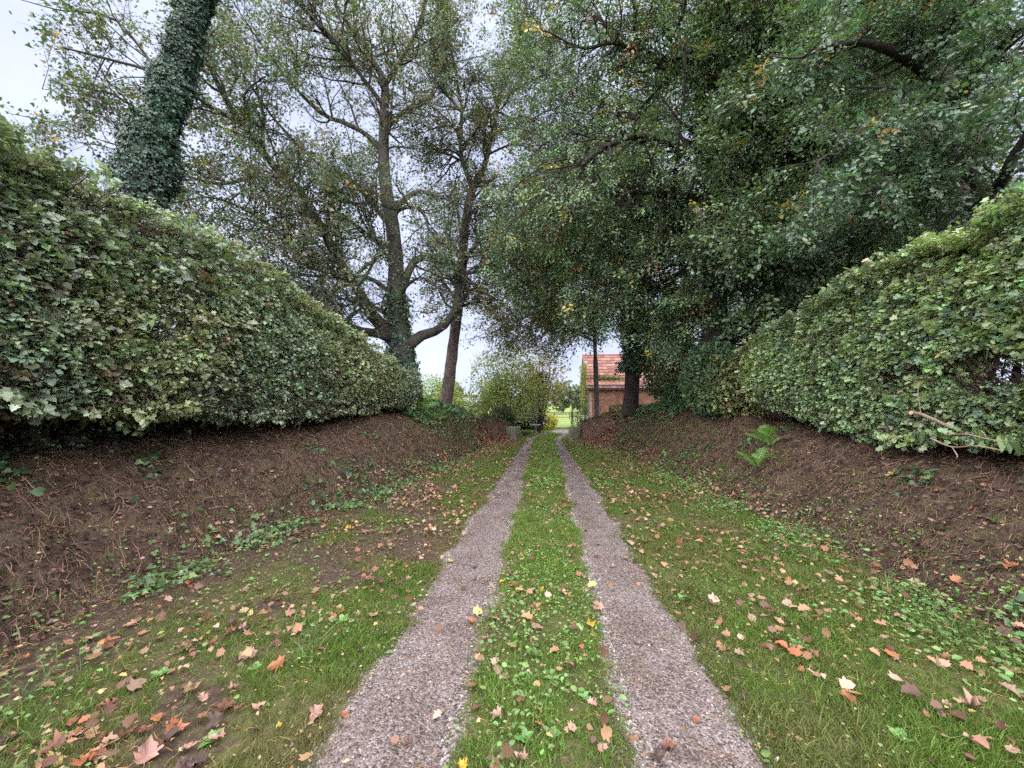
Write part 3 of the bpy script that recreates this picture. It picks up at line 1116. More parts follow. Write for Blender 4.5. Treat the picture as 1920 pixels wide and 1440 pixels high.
# 1. big spreading tree behind the left hedge
T1 = limb([(765, 775, 15, .62), (762, 715, 15, .50), (752, 650, 15, .46), (746, 590, 15, .38), (743, 520, 15, .33), (738, 440, 15, .28), (728, 380, 15, .26), (720, 310, 15.1, .24), (720, 220, 15.2, .20), (722, 165, 15.3, .16), (706, 125, 15.3, .12), (680, 80, 15.2, .09), (640, 25, 15, .07), (610, -40, 14.5, .05)], 40)
L1s = [
    limb([(752, 660, 15, .30), (785, 632, 15.0, .22), (818, 620, 15.2, .19), (842, 600, 15.6, .17), (856, 570, 15.9, .15), (864, 530, 16.2, .13), (868, 480, 16.4, .10), (862, 420, 16.6, .07), (850, 350, 16.8, .05)], 18),
    limb([(746, 560, 15, .20), (775, 492, 15.1, .15), (800, 483, 15.2, .14), (830, 492, 15.4, .12), (857, 497, 15.9, .11), (882, 515, 16, .08), (905, 502, 16, .06), (950, 490, 16, .05), (1000, 485, 16, .03)], 18),
    limb([(733, 400, 15, .15), (752, 380, 15, .11), (780, 360, 15, .09), (806, 363, 15, .07), (850, 378, 15, .04)], 14),
    limb([(738, 420, 15, .12), (745, 395, 15, .10), (775, 388, 14.8, .07), (797, 405, 14.7, .06), (805, 432, 14.6, .045), (828, 445, 14.6, .03)], 14),
    limb([(748, 640, 15, .34), (712, 604, 14.6, .24), (690, 580, 14.3, .21), (667, 533, 14, .19), (640, 497, 13.7, .17), (605, 430, 13.2, .16), (560, 362, 12.7, .15), (525, 325, 12.3, .13), (480, 270, 11.8, .12), (440, 215, 11.2, .10), (405, 150, 10.6, .08), (380, 95, 10, .05), (350, 30, 9.5, .03)], 26),
    limb([(745, 640, 15, .26), (717, 627, 14.6, .20), (677, 620, 14, .15), (630, 600, 13.4, .10), (560, 575, 12.6, .06), (500, 560, 11.5, .03)], 14),
    limb([(720, 290, 15.1, .13), (690, 255, 14.8, .10), (650, 232, 14.4, .09), (605, 214, 14, .08), (555, 166, 13.4, .06), (510, 110, 12.6, .04), (460, 40, 11.8, .025)], 16),
    limb([(722, 245, 15.1, .11), (740, 225, 15.1, .09), (762, 207, 15.1, .08), (800, 190, 15, .06), (818, 150, 15, .05), (830, 90, 14.8, .03)], 14),
    limb([(535, 335, 12.4, .07), (480, 330, 11.6, .06), (420, 345, 10.8, .05), (350, 330, 10, .04), (270, 290, 9.3, .03), (180, 260, 8.7, .02)], 14),
    limb([(455, 235, 11.4, .06), (380, 190, 10.2, .05), (300, 140, 9.2, .04), (200, 110, 8.4, .03), (120, 90, 7.8, .02)], 14),
    limb([(720, 200, 15.2, .10), (660, 120, 14, .08), (580, 30, 12.6, .06), (500, -60, 11.4, .04)], 12),
    limb([(722, 160, 15.2, .10), (770, 80, 15, .07), (800, 0, 14.6, .05), (830, -90, 14.2, .03)], 12),
    limb([(740, 470, 15, .11), (690, 440, 14.2, .08), (630, 400, 13.2, .06), (560, 400, 12.2, .04), (480, 420, 11.2, .025)], 14),
    limb([(735, 430, 15, .10), (660, 340, 14, .07), (600, 310, 13, .05), (520, 230, 12, .04), (470, 160, 11, .03)], 14),
    limb([(745, 560, 15, .10), (690, 520, 14, .08), (620, 520, 13, .06), (540, 510, 12, .04), (450, 480, 11, .03), (380, 440, 10.2, .02)], 14),
    limb([(742, 600, 15, .10), (690, 570, 13.8, .07), (640, 560, 13, .05), (580, 530, 12.2, .03), (520, 500, 11.4, .02)], 14),
    limb([(640, 497, 13.7, .07), (560, 460, 12.6, .05), (470, 400, 11.4, .04), (400, 370, 10.5, .03), (330, 380, 9.8, .02)], 14),
    limb([(350, 330, 10, .04), (250, 200, 9.2, .035), (180, 170, 8.7, .03), (90, 150, 8.2, .02)], 10),
    limb([(270, 290, 9.3, .03), (170, 330, 9, .025), (90, 300, 8.6, .02), (20, 290, 8.3, .012)], 10),
    limb([(300, 140, 9.2, .04), (220, 40, 8.8, .03), (140, 20, 8.4, .02)], 10),
    limb([(742, 520, 15, .08), (720, 470, 14, .06), (690, 420, 13.2, .04), (670, 370, 12.6, .02)], 10),
    limb([(745, 580, 15, .08), (760, 540, 14.2, .06), (790, 520, 13.6, .04), (820, 540, 13.2, .02)], 10),
]


def keep_left(P):
    u, v = proj(P)
    ok = ~((u < 130) & (v < 210 + (u - 60) * .4) & (u < 60 + .12 * v))
    ok &= P[:, 1] > 6.2
    ok &= ~((np.hypot((u - 870) / 60, (v - 660) / 60) < 1))
    ok &= ~((np.hypot((u - 830) / 45, (v - 300) / 50) < 1))
    ok &= ~((v > 640) & (u > 560))
    ok &= P[:, 0] > -13
    rt = P[:, 0] / P[:, 1]
    ok &= ~((P[:, 1] < 8.6) & (rt > -1.3) & (rt < -.78))          # nothing hangs before the ivy trunk
    return ok


def clear_trunks(P):
    """twigs in front of the two bare left trunks are thinned out, so that the bark shows"""
    u, v = proj(P)
    u1 = np.interp(v, T1_V, T1_U)
    u2 = np.interp(v, T2_V, T2_U)
    a = (np.abs(u - u1) < 20) & (v > 150) & (v < 560) & (P[:, 1] < 15.1)
    b = (np.abs(u - u2) < 20) & (v > 330) & (v < 660) & (P[:, 1] < 17.1)
    return ~((a & (rng.random(len(P)) < .7)) | (b & (rng.random(len(P)) < .9)))


_tr = A([(752, 650), (743, 520), (738, 440), (728, 380), (720, 310), (720, 220), (722, 165)])
T1_V, T1_U = _tr[::-1, 1], _tr[::-1, 0]
_tr = A([(838, 745), (852, 630), (860, 570), (866, 500), (872, 430), (880, 375), (889, 345)])
T2_V, T2_U = _tr[::-1, 1], _tr[::-1, 0]
tree('spreading_tree', 'big spreading grey-barked tree with curved limbs behind the left hedge', T1, L1s, M_BARK, n2=17, len2=3.0, n3=7, len3=1.4, n4=5, len4=.5, tpl=SP_PLANE, size=.9,
     base=(.14, .165, .115), accents=[((.18, .12, .06), .05), ((.34, .24, .05), .012), ((.075, .135, .08), .35)], up2=.06, keep=keep_left, leaf_keep=lambda P: keep_left(P) & clear_trunks(P), leafmat=M_LEAF_SOFT)

t1_ = [o for o in bpy.data.objects if o.name == 'spreading_tree'][0]
IVY_T1 = (T1, t1_)

# 2. leaning red-barked tree on the left bank, forked high up
T2 = limb([(832, 775, 17, .33), (838, 745, 17, .275), (845, 690, 17, .25), (852, 630, 17, .235), (860, 570, 17, .225), (866, 500, 17, .21), (872, 430, 17, .195), (880, 375, 17, .19), (889, 345, 17, .18)], 26)
T2L = [
    limb([(887, 350, 17, .16), (876, 325, 17, .12), (866, 300, 17, .11), (863, 255, 17, .10), (866, 208, 17, .08), (858, 160, 16.8, .06), (845, 90, 16.5, .04)], 16),
    limb([(890, 350, 17, .16), (902, 330, 17, .13), (914, 290, 17, .12), (926, 230, 17, .10), (937, 180, 17, .09), (950, 135, 17, .07), (972, 70, 17, .05), (990, -10, 16.8, .03)], 18),
    limb([(868, 485, 17, .10), (890, 463, 17, .10), (896, 445, 17, .095), (889, 432, 17, .085), (893, 418, 17, .075), (905, 408, 17, .06), (920, 398, 17, .04), (960, 370, 16.6, .02)], 16),
    limb([(862, 300, 17, .05), (830, 285, 16.6, .05), (800, 275, 16.2, .03)], 8),
    limb([(935, 190, 17, .05), (980, 160, 16.5, .04), (1040, 130, 16, .03)], 8),
    limb([(868, 480, 17, .07), (920, 470, 16.6, .05), (970, 500, 16.2, .035), (1005, 560, 16, .015)], 10),
    limb([(887, 350, 17, .07), (940, 350, 16.6, .05), (990, 390, 16.2, .03), (1020, 450, 16, .015)], 10),
    limb([(914, 290, 17, .06), (965, 270, 16.4, .045), (1010, 290, 16, .03), (1050, 330, 15.8, .015)], 10),
    limb([(866, 208, 17, .06), (830, 170, 16.4, .04), (800, 120, 16, .03), (790, 50, 15.6, .015)], 10),
    limb([(862, 540, 17, .06), (910, 550, 16.6, .04), (950, 580, 16.3, .025), (970, 610, 16.2, .012)], 10),
    limb([(864, 250, 17, .05), (840, 235, 16.2, .04), (800, 245, 15.6, .025)], 8),
]


def keep_mid(P):
    u, v = proj(P)
    return ~(np.hypot((u - 870) / 55, (v - 655) / 55) < 1) & (v < 655)


tree('leaning_tree', 'slender leaning reddish-barked tree forked high above the left bank', T2, T2L, M_BARK_R, n2=19, len2=2.5, n3=7, len3=1.3, n4=4, len4=.5, tpl=SP_PLANE, size=.9,
     base=(.08, .10, .055), accents=[((.20, .12, .05), .06), ((.34, .24, .05), .02)], up2=-.02, keep=keep_mid, leaf_keep=lambda P: keep_mid(P) & clear_trunks(P), leafmat=M_LEAF_SOFT, t_tr=.75, limb_mat=M_BARK, twig_mat=M_BARK)

# 3. ivy-clad trunk behind the left hedge
ib = A([-8.0, 7.3])
tp = [[*at(238, 520, 7.3), .28], [*at(270, 370, 7.3), .27], [*at(290, 280, 7.35), .26], [*at(315, 180, 7.4), .25], [*at(341, 90, 7.5), .24], [*at(370, -10, 7.6), .23], [*at(405, -130, 7.8), .21], [*at(440, -260, 8, ), .2]]
g0 = tp[0]
tp = [[g0[0] - .15, g0[1], float(surf_z(A([g0[0]]), A([g0[1]]))[0]) - .2, .5]] + tp
T3 = spline(tp, 40)
ivt = thing('ivy_clad_tree', 'leaning trunk wrapped in dark ivy rising behind the left hedge', 'tree')
link('trunk', tube_mesh('trunk', T3[None, :, :3], T3[None, :, 3], 18, rough=.2, rs=2.5), M_BARK_D, ivt)


def ivy_on(trunk, n, parent, thick, size, base, bulges=(), nparts=0, t0=0.0, t1=1.0):
    """shoots of ivy hugging a trunk, hanging in uneven masses"""
    K = len(trunk)
    f = rng.uniform(t0, t1, n) * (K - 1)
    i = np.minimum(f.astype(int), K - 2)
    f = f - i
    c = trunk[i, :3] * (1 - f)[:, None] + trunk[i + 1, :3] * f[:, None]
    r = trunk[i, 3] * (1 - f) + trunk[i + 1, 3] * f
    T = norm(trunk[i + 1, :3] - trunk[i, :3])
    q = rng.normal(size=(n, 3))
    q = norm(q - (q * T).sum(-1, keepdims=True) * T)
    P0 = c + q * r[:, None]
    mass = fbm3(P0, 1.7, 12, 3)
    d = thick * (.1 + 2.2 * sstep(.3, .75, mass)) * rng.uniform(.5, 1.0, n)
    for (bc, br, bh) in bulges:
        d = d + bh * np.exp(-((P0 - bc) ** 2).sum(-1) / br ** 2) * rng.uniform(.5, 1, n)
    P = c + q * (r + d)[:, None]
    D = A([0, 0, -.7]) + q * .08 + rng.normal(0, .38, (n, 3))
    N = q * 1.0 + A([0, 0, .3]) + rng.normal(0, .28, (n, 3))
    C = leaf_cols(n, base, .25, [(A(base) * 1.5, .2)], P, 1.5, .4)
    scatter('ivy', parent, P, euler_from(D, N), size * rng.uniform(.75, 1.25, n), C, SP_IVY, M_SPRAY_IVY)


ivy_on(T1[:11], 650, t1_, .06, 1.2, (.05, .09, .06), [], 0, .05, 1.0)
bul = at(248, 310, 7.3)
ivy_on(T3, 9500, ivt, .10, .62, (.027, .06, .038), [(bul, .6, .42)], 0, .06, .97)
# stray side branches of ivy wood
for k in range(5):
    j = 12 + k * 4
    p0 = T3[j, :3]
    e = p0 + A([rng.choice([-1, 1]) * rng.uniform(.7, 1.0), rng.normal(0, .3), rng.uniform(.2, .7)])
    s = spline(np.stack([[*p0, .03], [*(p0 * .5 + e * .5 + rng.normal(0, .08, 3)), .02], [*e, .006]]), 8)
    link('branch', tube_mesh('branch', s[None, :, :3], s[None, :, 3], 5), M_BARK_D, ivt)

# 4. right-hand trees
GREEN_R = (.080, .138, .070)
acc_r = [((.13, .20, .085), .22), ((.42, .32, .07), .016), ((.24, .11, .05), .014)]


def keep_right(P):
    u, v = proj(P)
    edge = 900 + 240 * (fbm3(P, .7, 55, 3) - .5)
    return (P[:, 1] > 3.4) & (u > edge) & ~((v > 655 + 60 * (fbm3(P, .9, 56, 2) - .5)) & (u < 1180))


T4 = limb([(1352, 800, 11, .40), (1345, 700, 11, .34), (1340, 600, 11, .32), (1342, 450, 11, .30), (1345, 330, 11, .28), (1338, 270, 11, .26), (1328, 200, 11, .24), (1318, 130, 11, .22), (1316, 60, 11, .19), (1322, -20, 10.8, .16), (1330, -140, 10.5, .10)], 34)
T4L = [
    limb([(1340, 290, 11, .12), (1310, 283, 10.6, .10), (1286, 278, 10.3, .095), (1229, 257, 10.0, .09), (1183, 256, 9.8, .08), (1141, 274, 9.7, .07), (1103, 298, 9.6, .06), (1076, 328, 9.6, .045), (1038, 356, 9.6, .03), (1000, 384, 9.6, .015)], 22),
    limb([(1342, 390, 11, .12), (1310, 372, 10.8, .10), (1279, 367, 10.6, .09), (1229, 362, 10.4, .07), (1164, 358, 10.2, .05), (1122, 372, 10, .035), (1080, 400, 10, .02)], 16),
    limb([(1326, 155, 11, .15), (1300, 150, 11, .12), (1275, 138, 11, .11), (1244, 119, 11, .10), (1202, 98, 11, .08), (1192, 60, 11, .07), (1190, -10, 10.8, .05)], 16),
    limb([(1192, 95, 11, .06), (1150, 80, 10.6, .05), (1090, 90, 10.2, .04), (1030, 60, 9.8, .025)], 12),
    limb([(1318, 100, 11, .14), (1345, 40, 10.6, .10), (1372, -20, 10.2, .07), (1400, -90, 9.8, .04)], 12),
    limb([(1345, 330, 11, .13), (1400, 250, 10.2, .10), (1450, 190, 9.4, .07), (1520, 150, 8.6, .05), (1600, 120, 8, .03)], 14),
    limb([(1340, 440, 11, .12), (1400, 400, 10, .09), (1470, 390, 9.2, .06), (1540, 420, 8.6, .03)], 12),
    limb([(1330, 230, 11, .12), (1380, 120, 10.4, .09), (1420, 60, 9.6, .07), (1500, 0, 8.8, .04)], 12),
    limb([(1342, 480, 11, .10), (1290, 460, 11, .08), (1230, 470, 11, .06), (1170, 500, 11, .04), (1120, 540, 11, .02)], 12),
    limb([(1342, 420, 11, .10), (1270, 430, 12, .07), (1200, 440, 13, .05), (1130, 450, 13.6, .03)], 12),
    limb([(1342, 560, 11, .10), (1390, 540, 10.4, .07), (1440, 560, 9.8, .04)], 10),
    limb([(1342, 600, 11, .08), (1290, 590, 11.4, .06), (1250, 610, 11.6, .03)], 10),
    limb([(1229, 257, 11, .06), (1160, 200, 11.6, .05), (1090, 190, 12.2, .04), (1020, 210, 12.8, .02)], 12),
    limb([(1141, 274, 11, .05), (1080, 250, 11.6, .04), (1020, 270, 12.2, .03), (985, 310, 12.6, .015)], 12),
    limb([(1310, 372, 10.8, .06), (1240, 400, 11.6, .05), (1160, 420, 12.4, .04), (1080, 470, 13, .03), (1030, 520, 13.4, .02)], 14),
    limb([(1103, 298, 9.6, .04), (1050, 300, 10.2, .03), (990, 330, 10.8, .02), (940, 380, 11.2, .01)], 12),
    limb([(1090, 190, 12.2, .04), (1010, 130, 12.8, .03), (950, 120, 13.2, .015)], 10),
    limb([(1160, 420, 12.4, .04), (1080, 400, 13, .03), (1000, 440, 13.6, .02), (950, 500, 14, .01)], 12),
    limb([(1202, 98, 11, .05), (1130, 40, 11.4, .04), (1060, 0, 11.8, .03), (1000, -20, 12.2, .02)], 12),
    limb([(1342, 470, 11, .08), (1260, 520, 12, .06), (1180, 560, 13, .04), (1110, 600, 13.8, .02)], 14),
]
tree('beech_tree', 'tall dark-barked tree arching long limbs over the drive from the right bank', T4, T4L, M_BARK_D, n2=27, len2=2.3, n3=8, len3=1.05, n4=5, len4=.5, tpl=SP_BEECH, size=1.0,
     base=GREEN_R, accents=acc_r, up2=-.03, up3=-.05, up4=-.12, flat=.45, keep=keep_right, leaf_keep=lambda P: keep_right(P) & (rng.random(len(P)) < (.44 + .56 * sstep(1.6, 4.8, P[:, 0])) * np.where((P[:, 1] < 10.0) & (P[:, 0] < 3.9), .45, 1.0)), leaf_up=.9)

T5 = limb([(1180, 780, 17.5, .38), (1184, 740, 17.5, .33), (1186, 690, 17.5, .30), (1190, 620, 17.5, .28), (1196, 540, 17.5, .26), (1200, 450, 17.5, .22), (1206, 360, 17.5, .17), (1210, 260, 17.2, .12), (1215, 160, 17, .07)], 28)
T5L = [limb([(1190 + 4 * k, y, 17.5, .11), (1190 + dx * .5, y - 30, 17.5 + dy * .5, .07), (1190 + dx, y - 20, 17.5 + dy, .03)], 10) for k, (y, dx, dy) in enumerate([(600, -90, -1), (570, 110, -1.5), (520, -130, 0), (500, 130, -2), (450, -120, -2), (420, 100, 1), (370, -110, 0), (350, 120, -1), (290, -80, -1), (600, 80, 1)])]
ivr = tree('ivy_trunked_tree', 'tree with an ivy-covered trunk in front of the brick house', T5, T5L, M_BARK_D, n2=20, len2=2.5, n3=8, len3=1.1, n4=4, len4=.5, tpl=SP_BEECH, size=1.25,
           base=(.095, .155, .082), accents=[((.17, .21, .08), .2), ((.36, .26, .06), .02), ((.22, .12, .05), .02)], up2=-.03, up4=-.1, flat=.35, keep=lambda P: (proj(P)[1] < 640 + 60 * (P[:, 0] > 4.6)), leaf_up=.8, t_tr=.3)
ivy_on(T5[:16], 1800, ivr, .20, 1.3, (.06, .105, .072), [(at(1210, 640, 17.2), .8, .35)], 0, .25, 1.0)

T6 = limb([(1800, 560, 7.0, .26), (1793, 450, 7.0, .22), (1789, 390, 7.0, .21), (1785, 330, 7, .20), (1775, 250, 7, .18), (1765, 150, 7, .16), (1750, 40, 7, .13), (1740, -80, 7, .08)], 24)
g6 = T6[0].copy()
g6[2] = float(surf_z(A([g6[0]]), A([g6[1]]))[0]) - .2
g6[3] = .3
T6 = spline(np.vstack([g6, T6[1:]]), 26)
T6L = [
    limb([(1782, 300, 7, .10), (1740, 240, 6.6, .08), (1690, 210, 6.2, .06), (1630, 230, 5.8, .04), (1570, 290, 5.6, .02)], 14),
    limb([(1780, 280, 7, .10), (1850, 360, 6.2, .08), (1880, 335, 5.7, .07), (1900, 290, 5.3, .05), (1940, 230, 5, .03)], 14),
    limb([(1775, 230, 7, .10), (1820, 150, 6.4, .08), (1870, 90, 5.8, .05), (1930, 40, 5.3, .03)], 12),
    limb([(1768, 170, 7, .09), (1700, 110, 6.6, .07), (1620, 80, 6.2, .05), (1540, 90, 5.9, .03)], 12),
    limb([(1760, 120, 7, .09), (1790, 40, 6.4, .06), (1830, -30, 5.9, .04)], 10),
    limb([(1784, 350, 7, .08), (1720, 340, 6.6, .06), (1650, 350, 6.2, .04), (1580, 380, 6.0, .02)], 12),
    limb([(1755, 60, 7, .08), (1680, 10, 6.5, .06), (1600, -40, 6.1, .03)], 10),
    limb([(1784, 340, 7, .08), (1700, 380, 7.4, .06), (1620, 420, 7.6, .04), (1540, 460, 7.8, .02)], 12),
]
tree('oak_tree', 'near oak with blue-green lobed leaves overhanging the right hedge', T6, T6L, M_BARK_R, n2=20, len2=1.25, n3=7, len3=.62, n4=4, len4=.3, tpl=SP_OAK, size=1.0,
     base=(.075, .135, .08), accents=[((.115, .18, .115), .22), ((.30, .20, .06), .012)], up2=.0, up4=-.08, flat=.35,
     keep=lambda P: (P[:, 1] > 3.0) & (P[:, 0] > 3.2) & (proj(P)[1] < 560) , leaf_up=.8, n_parts=220, twig_mat=M_BARK_D, limb_mat=M_BARK_D)

T7 = limb([(1520, 720, 10, .30), (1515, 560, 10, .25), (1512, 420, 10, .22), (1510, 280, 10, .19), (1515, 130, 10, .15), (1525, -30, 10, .10)], 22)
T7L = [limb([(1513, y, 10, .09), (1513 + dx * .5, y - 40, 10 + dy * .5, .06), (1513 + dx, y - 20, 10 + dy, .025)], 10) for (y, dx, dy) in
       [(560, -120, 0), (540, 110, 0), (500, 170, 1), (470, -130, -1), (420, 140, -1), (380, -120, .5), (330, 170, 0), (300, -110, -1), (250, 150, 1), (200, -130, 0), (150, 180, 0), (100, -120, 0), (60, 150, 1), (600, -60, 1), (610, 60, 1.5)]]
tree('dense_tree', 'dense dark green tree filling the space behind the right hedge', T7, T7L, M_BARK_D, n2=25, len2=2.1, n3=8, len3=1.0, n4=5, len4=.5, tpl=SP_BEECH, size=1.15,
     base=(.066, .115, .062), accents=acc_r, up2=-.02, up4=-.12, flat=.4, keep=lambda P: (P[:, 1] > 6) & (P[:, 0] > 3.6), leaf_up=.9, t_tr=.25)

T8 = limb([(1640, 640, 13, .30), (1645, 480, 13, .25), (1650, 330, 13, .22), (1655, 150, 13, .17), (1660, -40, 13, .11)], 20)
T8L = [limb([(1648, y, 13, .09), (1648 + dx * .5, y - 40, 13 + dy * .5, .06), (1648 + dx, y - 20, 13 + dy, .025)], 10) for (y, dx, dy) in
       [(520, -120, 0), (500, 130, 0), (440, 170, 0), (400, -150, -1), (340, 150, -1), (280, -130, .5), (200, 170, 0), (150, -150, -1), (90, 150, 1), (30, -130, 0)]]
tree('back_tree', 'dark green tree standing farthest back above the right hedge', T8, T8L, M_BARK_D, n2=16, len2=2.3, n3=6, len3=1.0, n4=3, len4=.5, tpl=SP_BEECH, size=1.4,
     base=(.066, .115, .062), accents=acc_r, up2=-.02, up4=-.1, flat=.35, keep=lambda P: (P[:, 1] > 9), leaf_up=.8, t_tr=.25)

# slim bare trunk before the house
T9 = limb([(1119, 800, 22.5, .16), (1119, 770, 22.5, .14), (1118, 720, 22.5, .13), (1116, 660, 22.5, .12), (1113, 590, 22.5, .11), (1110, 500, 22.5, .10), (1106, 400, 22.5, .06)], 22)
T9L = [limb([(1113, y, 22.5, .06), (1113 + dx * .6, y - 25, 22.5 + dy * .5, .04), (1113 + dx, y - 10 + abs(dx) * .1, 22.5 + dy, .02)], 10) for (y, dx, dy) in
       [(610, -90, 0), (590, 60, 1), (560, -120, 0), (530, 70, -1), (500, -120, 1), (470, 60, 0), (440, -110, 0), (640, -70, -1), (420, -130, -2), (400, -90, 2), (520, -140, -2), (580, -100, -3), (630, -150, -1), (600, -190, -2), (570, -180, 2), (640, -110, 1), (540, -190, 0), (480, -170, -2)]]
tree('slim_tree', 'thin straight pale trunk standing by the gate in front of the house', T9, T9L, M_BARK, n2=16, len2=2.8, n3=6, len3=1.3, n4=3, len4=.5, tpl=SP_PLANE, size=1.1,
     base=(.10, .12, .045), accents=[((.32, .22, .06), .12), ((.22, .11, .05), .06)], up2=-.04, up4=-.1, keep=lambda P: (proj(P)[1] < 680), leaf_up=.5, t_tr=.5)


# ------------------------------------------------------------------ shrubs
def shrub(name, label, c, rx, ry, rz, n, tpl, size, base, accents=(), stems=5, cat='shrub', group=None, mat=None, boxy=2.0, droop=0.0, leafmat=None, shell=.35, n_parts=0, hole=.0):
    t = thing(name, label, cat, group)
    c = A(c, float)
    d = rng.normal(size=(n, 3))
    d = d / (np.abs(d) ** boxy).sum(-1, keepdims=True) ** (1 / boxy)
    rad = 1 - shell * rng.random(n) ** 1.3
    bump = 1 + (fbm3(d * 2.2 + c, 1.0, 2, 3) - .5) * (.75 if boxy <= 2.5 else .12)
    P = c + d * A([rx, ry, rz]) * (rad * bump)[:, None]
    P[:, 2] += rz
    if droop:
        P[:, 2] -= droop * np.hypot(d[:, 0], d[:, 1]) ** 2
    if hole:
        ok = rng.random(n) > hole * sstep(.5, .62, fbm3(P, 1.6, 44, 2))
        P, d = P[ok], d[ok]
        n = len(P)
    o = norm(d)
    N = o * .5 + A([0, 0, .7]) + rng.normal(0, .5, (n, 3))
    D = o * .5 + A([0, 0, -.4 - droop * .5]) + rng.normal(0, .5, (n, 3))
    P[:, 2] = np.maximum(P[:, 2], surf_z(P[:, 0], P[:, 1]) + .02)
    leaves('foliage', t, P, D, N, size * rng.gamma(8, 1 / 8, n).clip(.5, 1.7), leaf_cols(n, base, .25, accents, P, 1.2, .4), tpl, leafmat or M_LEAF_SOFT, n_parts, cam_prio(P, rng.random(n)) if n_parts else None)
    for k in range(stems):
        a = rng.uniform(0, 6.28)
        e = c + A([math.cos(a) * rx * .6, math.sin(a) * ry * .6, rz * rng.uniform(1.1, 1.7)])
        b = c + A([math.cos(a) * .08, math.sin(a) * .08, 0])
        b[2] = float(surf_z(A([b[0]]), A([b[1]]))[0]) - .1
        m_ = b * .5 + e * .5 + A([0, 0, .1]) + rng.normal(0, .06, 3)
        s = spline(np.stack([[*b, .02 + .02 * rz], [*m_, .012 + .012 * rz], [*e, .006]]), 9)
        link('stem', tube_mesh('stem', s[None, :, :3], s[None, :, 3], 5), mat or M_BARK_D, t)
    return t


def on_surf(px, py, Y):
    p = at(px, py, Y)
    p[2] = float(surf_z(A([p[0]]), A([p[1]]))[0])
    return p


shrub('maple_bush', 'yellowing maple bush at the far end of the right hedge', (4.85, 10.1, 1.35), .75, .8, .85, 5200, 'lobed5', .07, (.17, .20, .085), [((.32, .25, .09), .10), ((.28, .13, .07), .04)], 6, leafmat=M_LEAF)
shrub('undergrowth_bush', 'dark evergreen bush under the trees on the right bank', (4.5, 10.6, 1.4), .75, 1.0, 1.0, 9000, 'oval', .075, (.085, .14, .08), [((.18, .22, .08), .12)], 6)
shrub('undergrowth_bush', 'tall shaded bush between the beech trunk and the maple bush', (5.4, 11.8, 1.5), 1.1, 1.1, 1.4, 9000, 'oval', .085, (.08, .13, .075), [((.16, .17, .05), .10), ((.3, .2, .05), .03)], 6)
shrub('undergrowth_bush', 'broad shaded bush right of the ivy-covered trunk', (5.3, 14.2, 1.6), 1.2, 1.3, 1.5, 9000, 'oval', .09, (.08, .13, .075), [((.14, .15, .05), .12), ((.32, .22, .06), .03)], 6)
shrub('undergrowth_bush', 'leafy bush hanging before the right half of the house', (5.1, 16.2, 1.6), 1.1, 1.0, 1.75, 6500, 'oval', .11, (.10, .155, .085), [((.22, .23, .08), .12), ((.38, .26, .08), .03)], 6)
shrub('undergrowth_bush', 'low dark bush tucked behind the right hedge', (6.8, 9.2, 1.4), 1.2, 1.2, 1.2, 4500, 'oval', .10, (.035, .065, .04), [], 5)
# garden beyond the gate
shrub('garden_tree', 'yellow-green bushy small tree left of the gate', on_surf(950, 800, 25), 2.6, 2.0, 2.95, 19000, 'oval', .125, (.24, .285, .10), [((.34, .32, .13), .15), ((.14, .19, .07), .3)], 8, 'tree', boxy=2.0, shell=.75, hole=.8)
shrub('autumn_tree', 'thin tree with golden brown leaves just behind the gate', on_surf(1010, 800, 27) + A([0, 0, 1.4]), 2.2, 1.7, 2.4, 5200, 'tri3', .15, (.24, .21, .085), [((.34, .25, .10), .3), ((.26, .15, .08), .08)], 6, 'tree', shell=.9, hole=.9)
shrub('weeping_conifer', 'grey-blue weeping conifer behind the left gate post', on_surf(985, 806, 30) + A([0, 0, .9]), 1.75, 1.3, 1.15, 8500, 'oval', .16, (.16, .185, .18), [((.05, .07, .055), .3)], 5, 'tree', droop=1.1, shell=.7, hole=.6)
shrub('golden_bush', 'low golden yellow bush beyond the left gate post', on_surf(1022, 808, 31) + A([0, 0, .0]), 1.0, .9, .62, 4200, 'oval', .11, (.42, .38, .07), [((.25, .27, .06), .25)], 5)
shrub('dark_bush', 'dark low evergreen bush behind the stone bird bath', on_surf(982, 812, 30.5), 1.1, .7, .45, 2500, 'oval', .11, (.035, .055, .03), [], 4)
shrub('far_garden_tree', 'pale green tree between the two big trunks on the left', on_surf(808, 760, 27), 2.5, 2.2, 2.1, 9000, 'oval', .14, (.27, .34, .09), [((.10, .15, .05), .3), ((.34, .27, .08), .05)], 6, 'tree', shell=.6, hole=.6)
shrub('far_garden_tree', 'pale small tree far left of the gate behind the leaning trunk', on_surf(872, 770, 33), 2.0, 1.8, 1.6, 4000, 'oval', .15, (.24, .29, .12), [((.09, .13, .06), .3)], 5, 'tree', shell=.7, hole=.8)
shrub('dark_stem_bush', 'dark ivy-grown bush on the earth mound by the left gate post', on_surf(940, 795, 22.5), .75, .7, .95, 3800, 'ivy', .10, (.05, .075, .045), [((.12, .15, .06), .15)], 7, hole=.4)
shrub('clipped_box', 'square clipped box bush on the left bank by the gate', at(897, 795, 19.5), .45, .5, .48, 3200, 'oval', .05, (.11, .14, .05), [((.06, .09, .035), .3)], 3, boxy=6, shell=.2)
shrub('clipped_box', 'small clipped box bush on the right bank before the house', at(1157, 782, 19.5), .38, .38, .30, 2200, 'oval', .05, (.10, .125, .045), [((.06, .09, .035), .3)], 3, boxy=5, shell=.25)
shrub('clipped_box', 'dark clipped yew block at the left corner of the house', on_surf(1085, 800, 31), .55, .6, 1.0, 3000, 'oval', .08, (.04, .06, .03), [], 3, boxy=6, shell=.2)
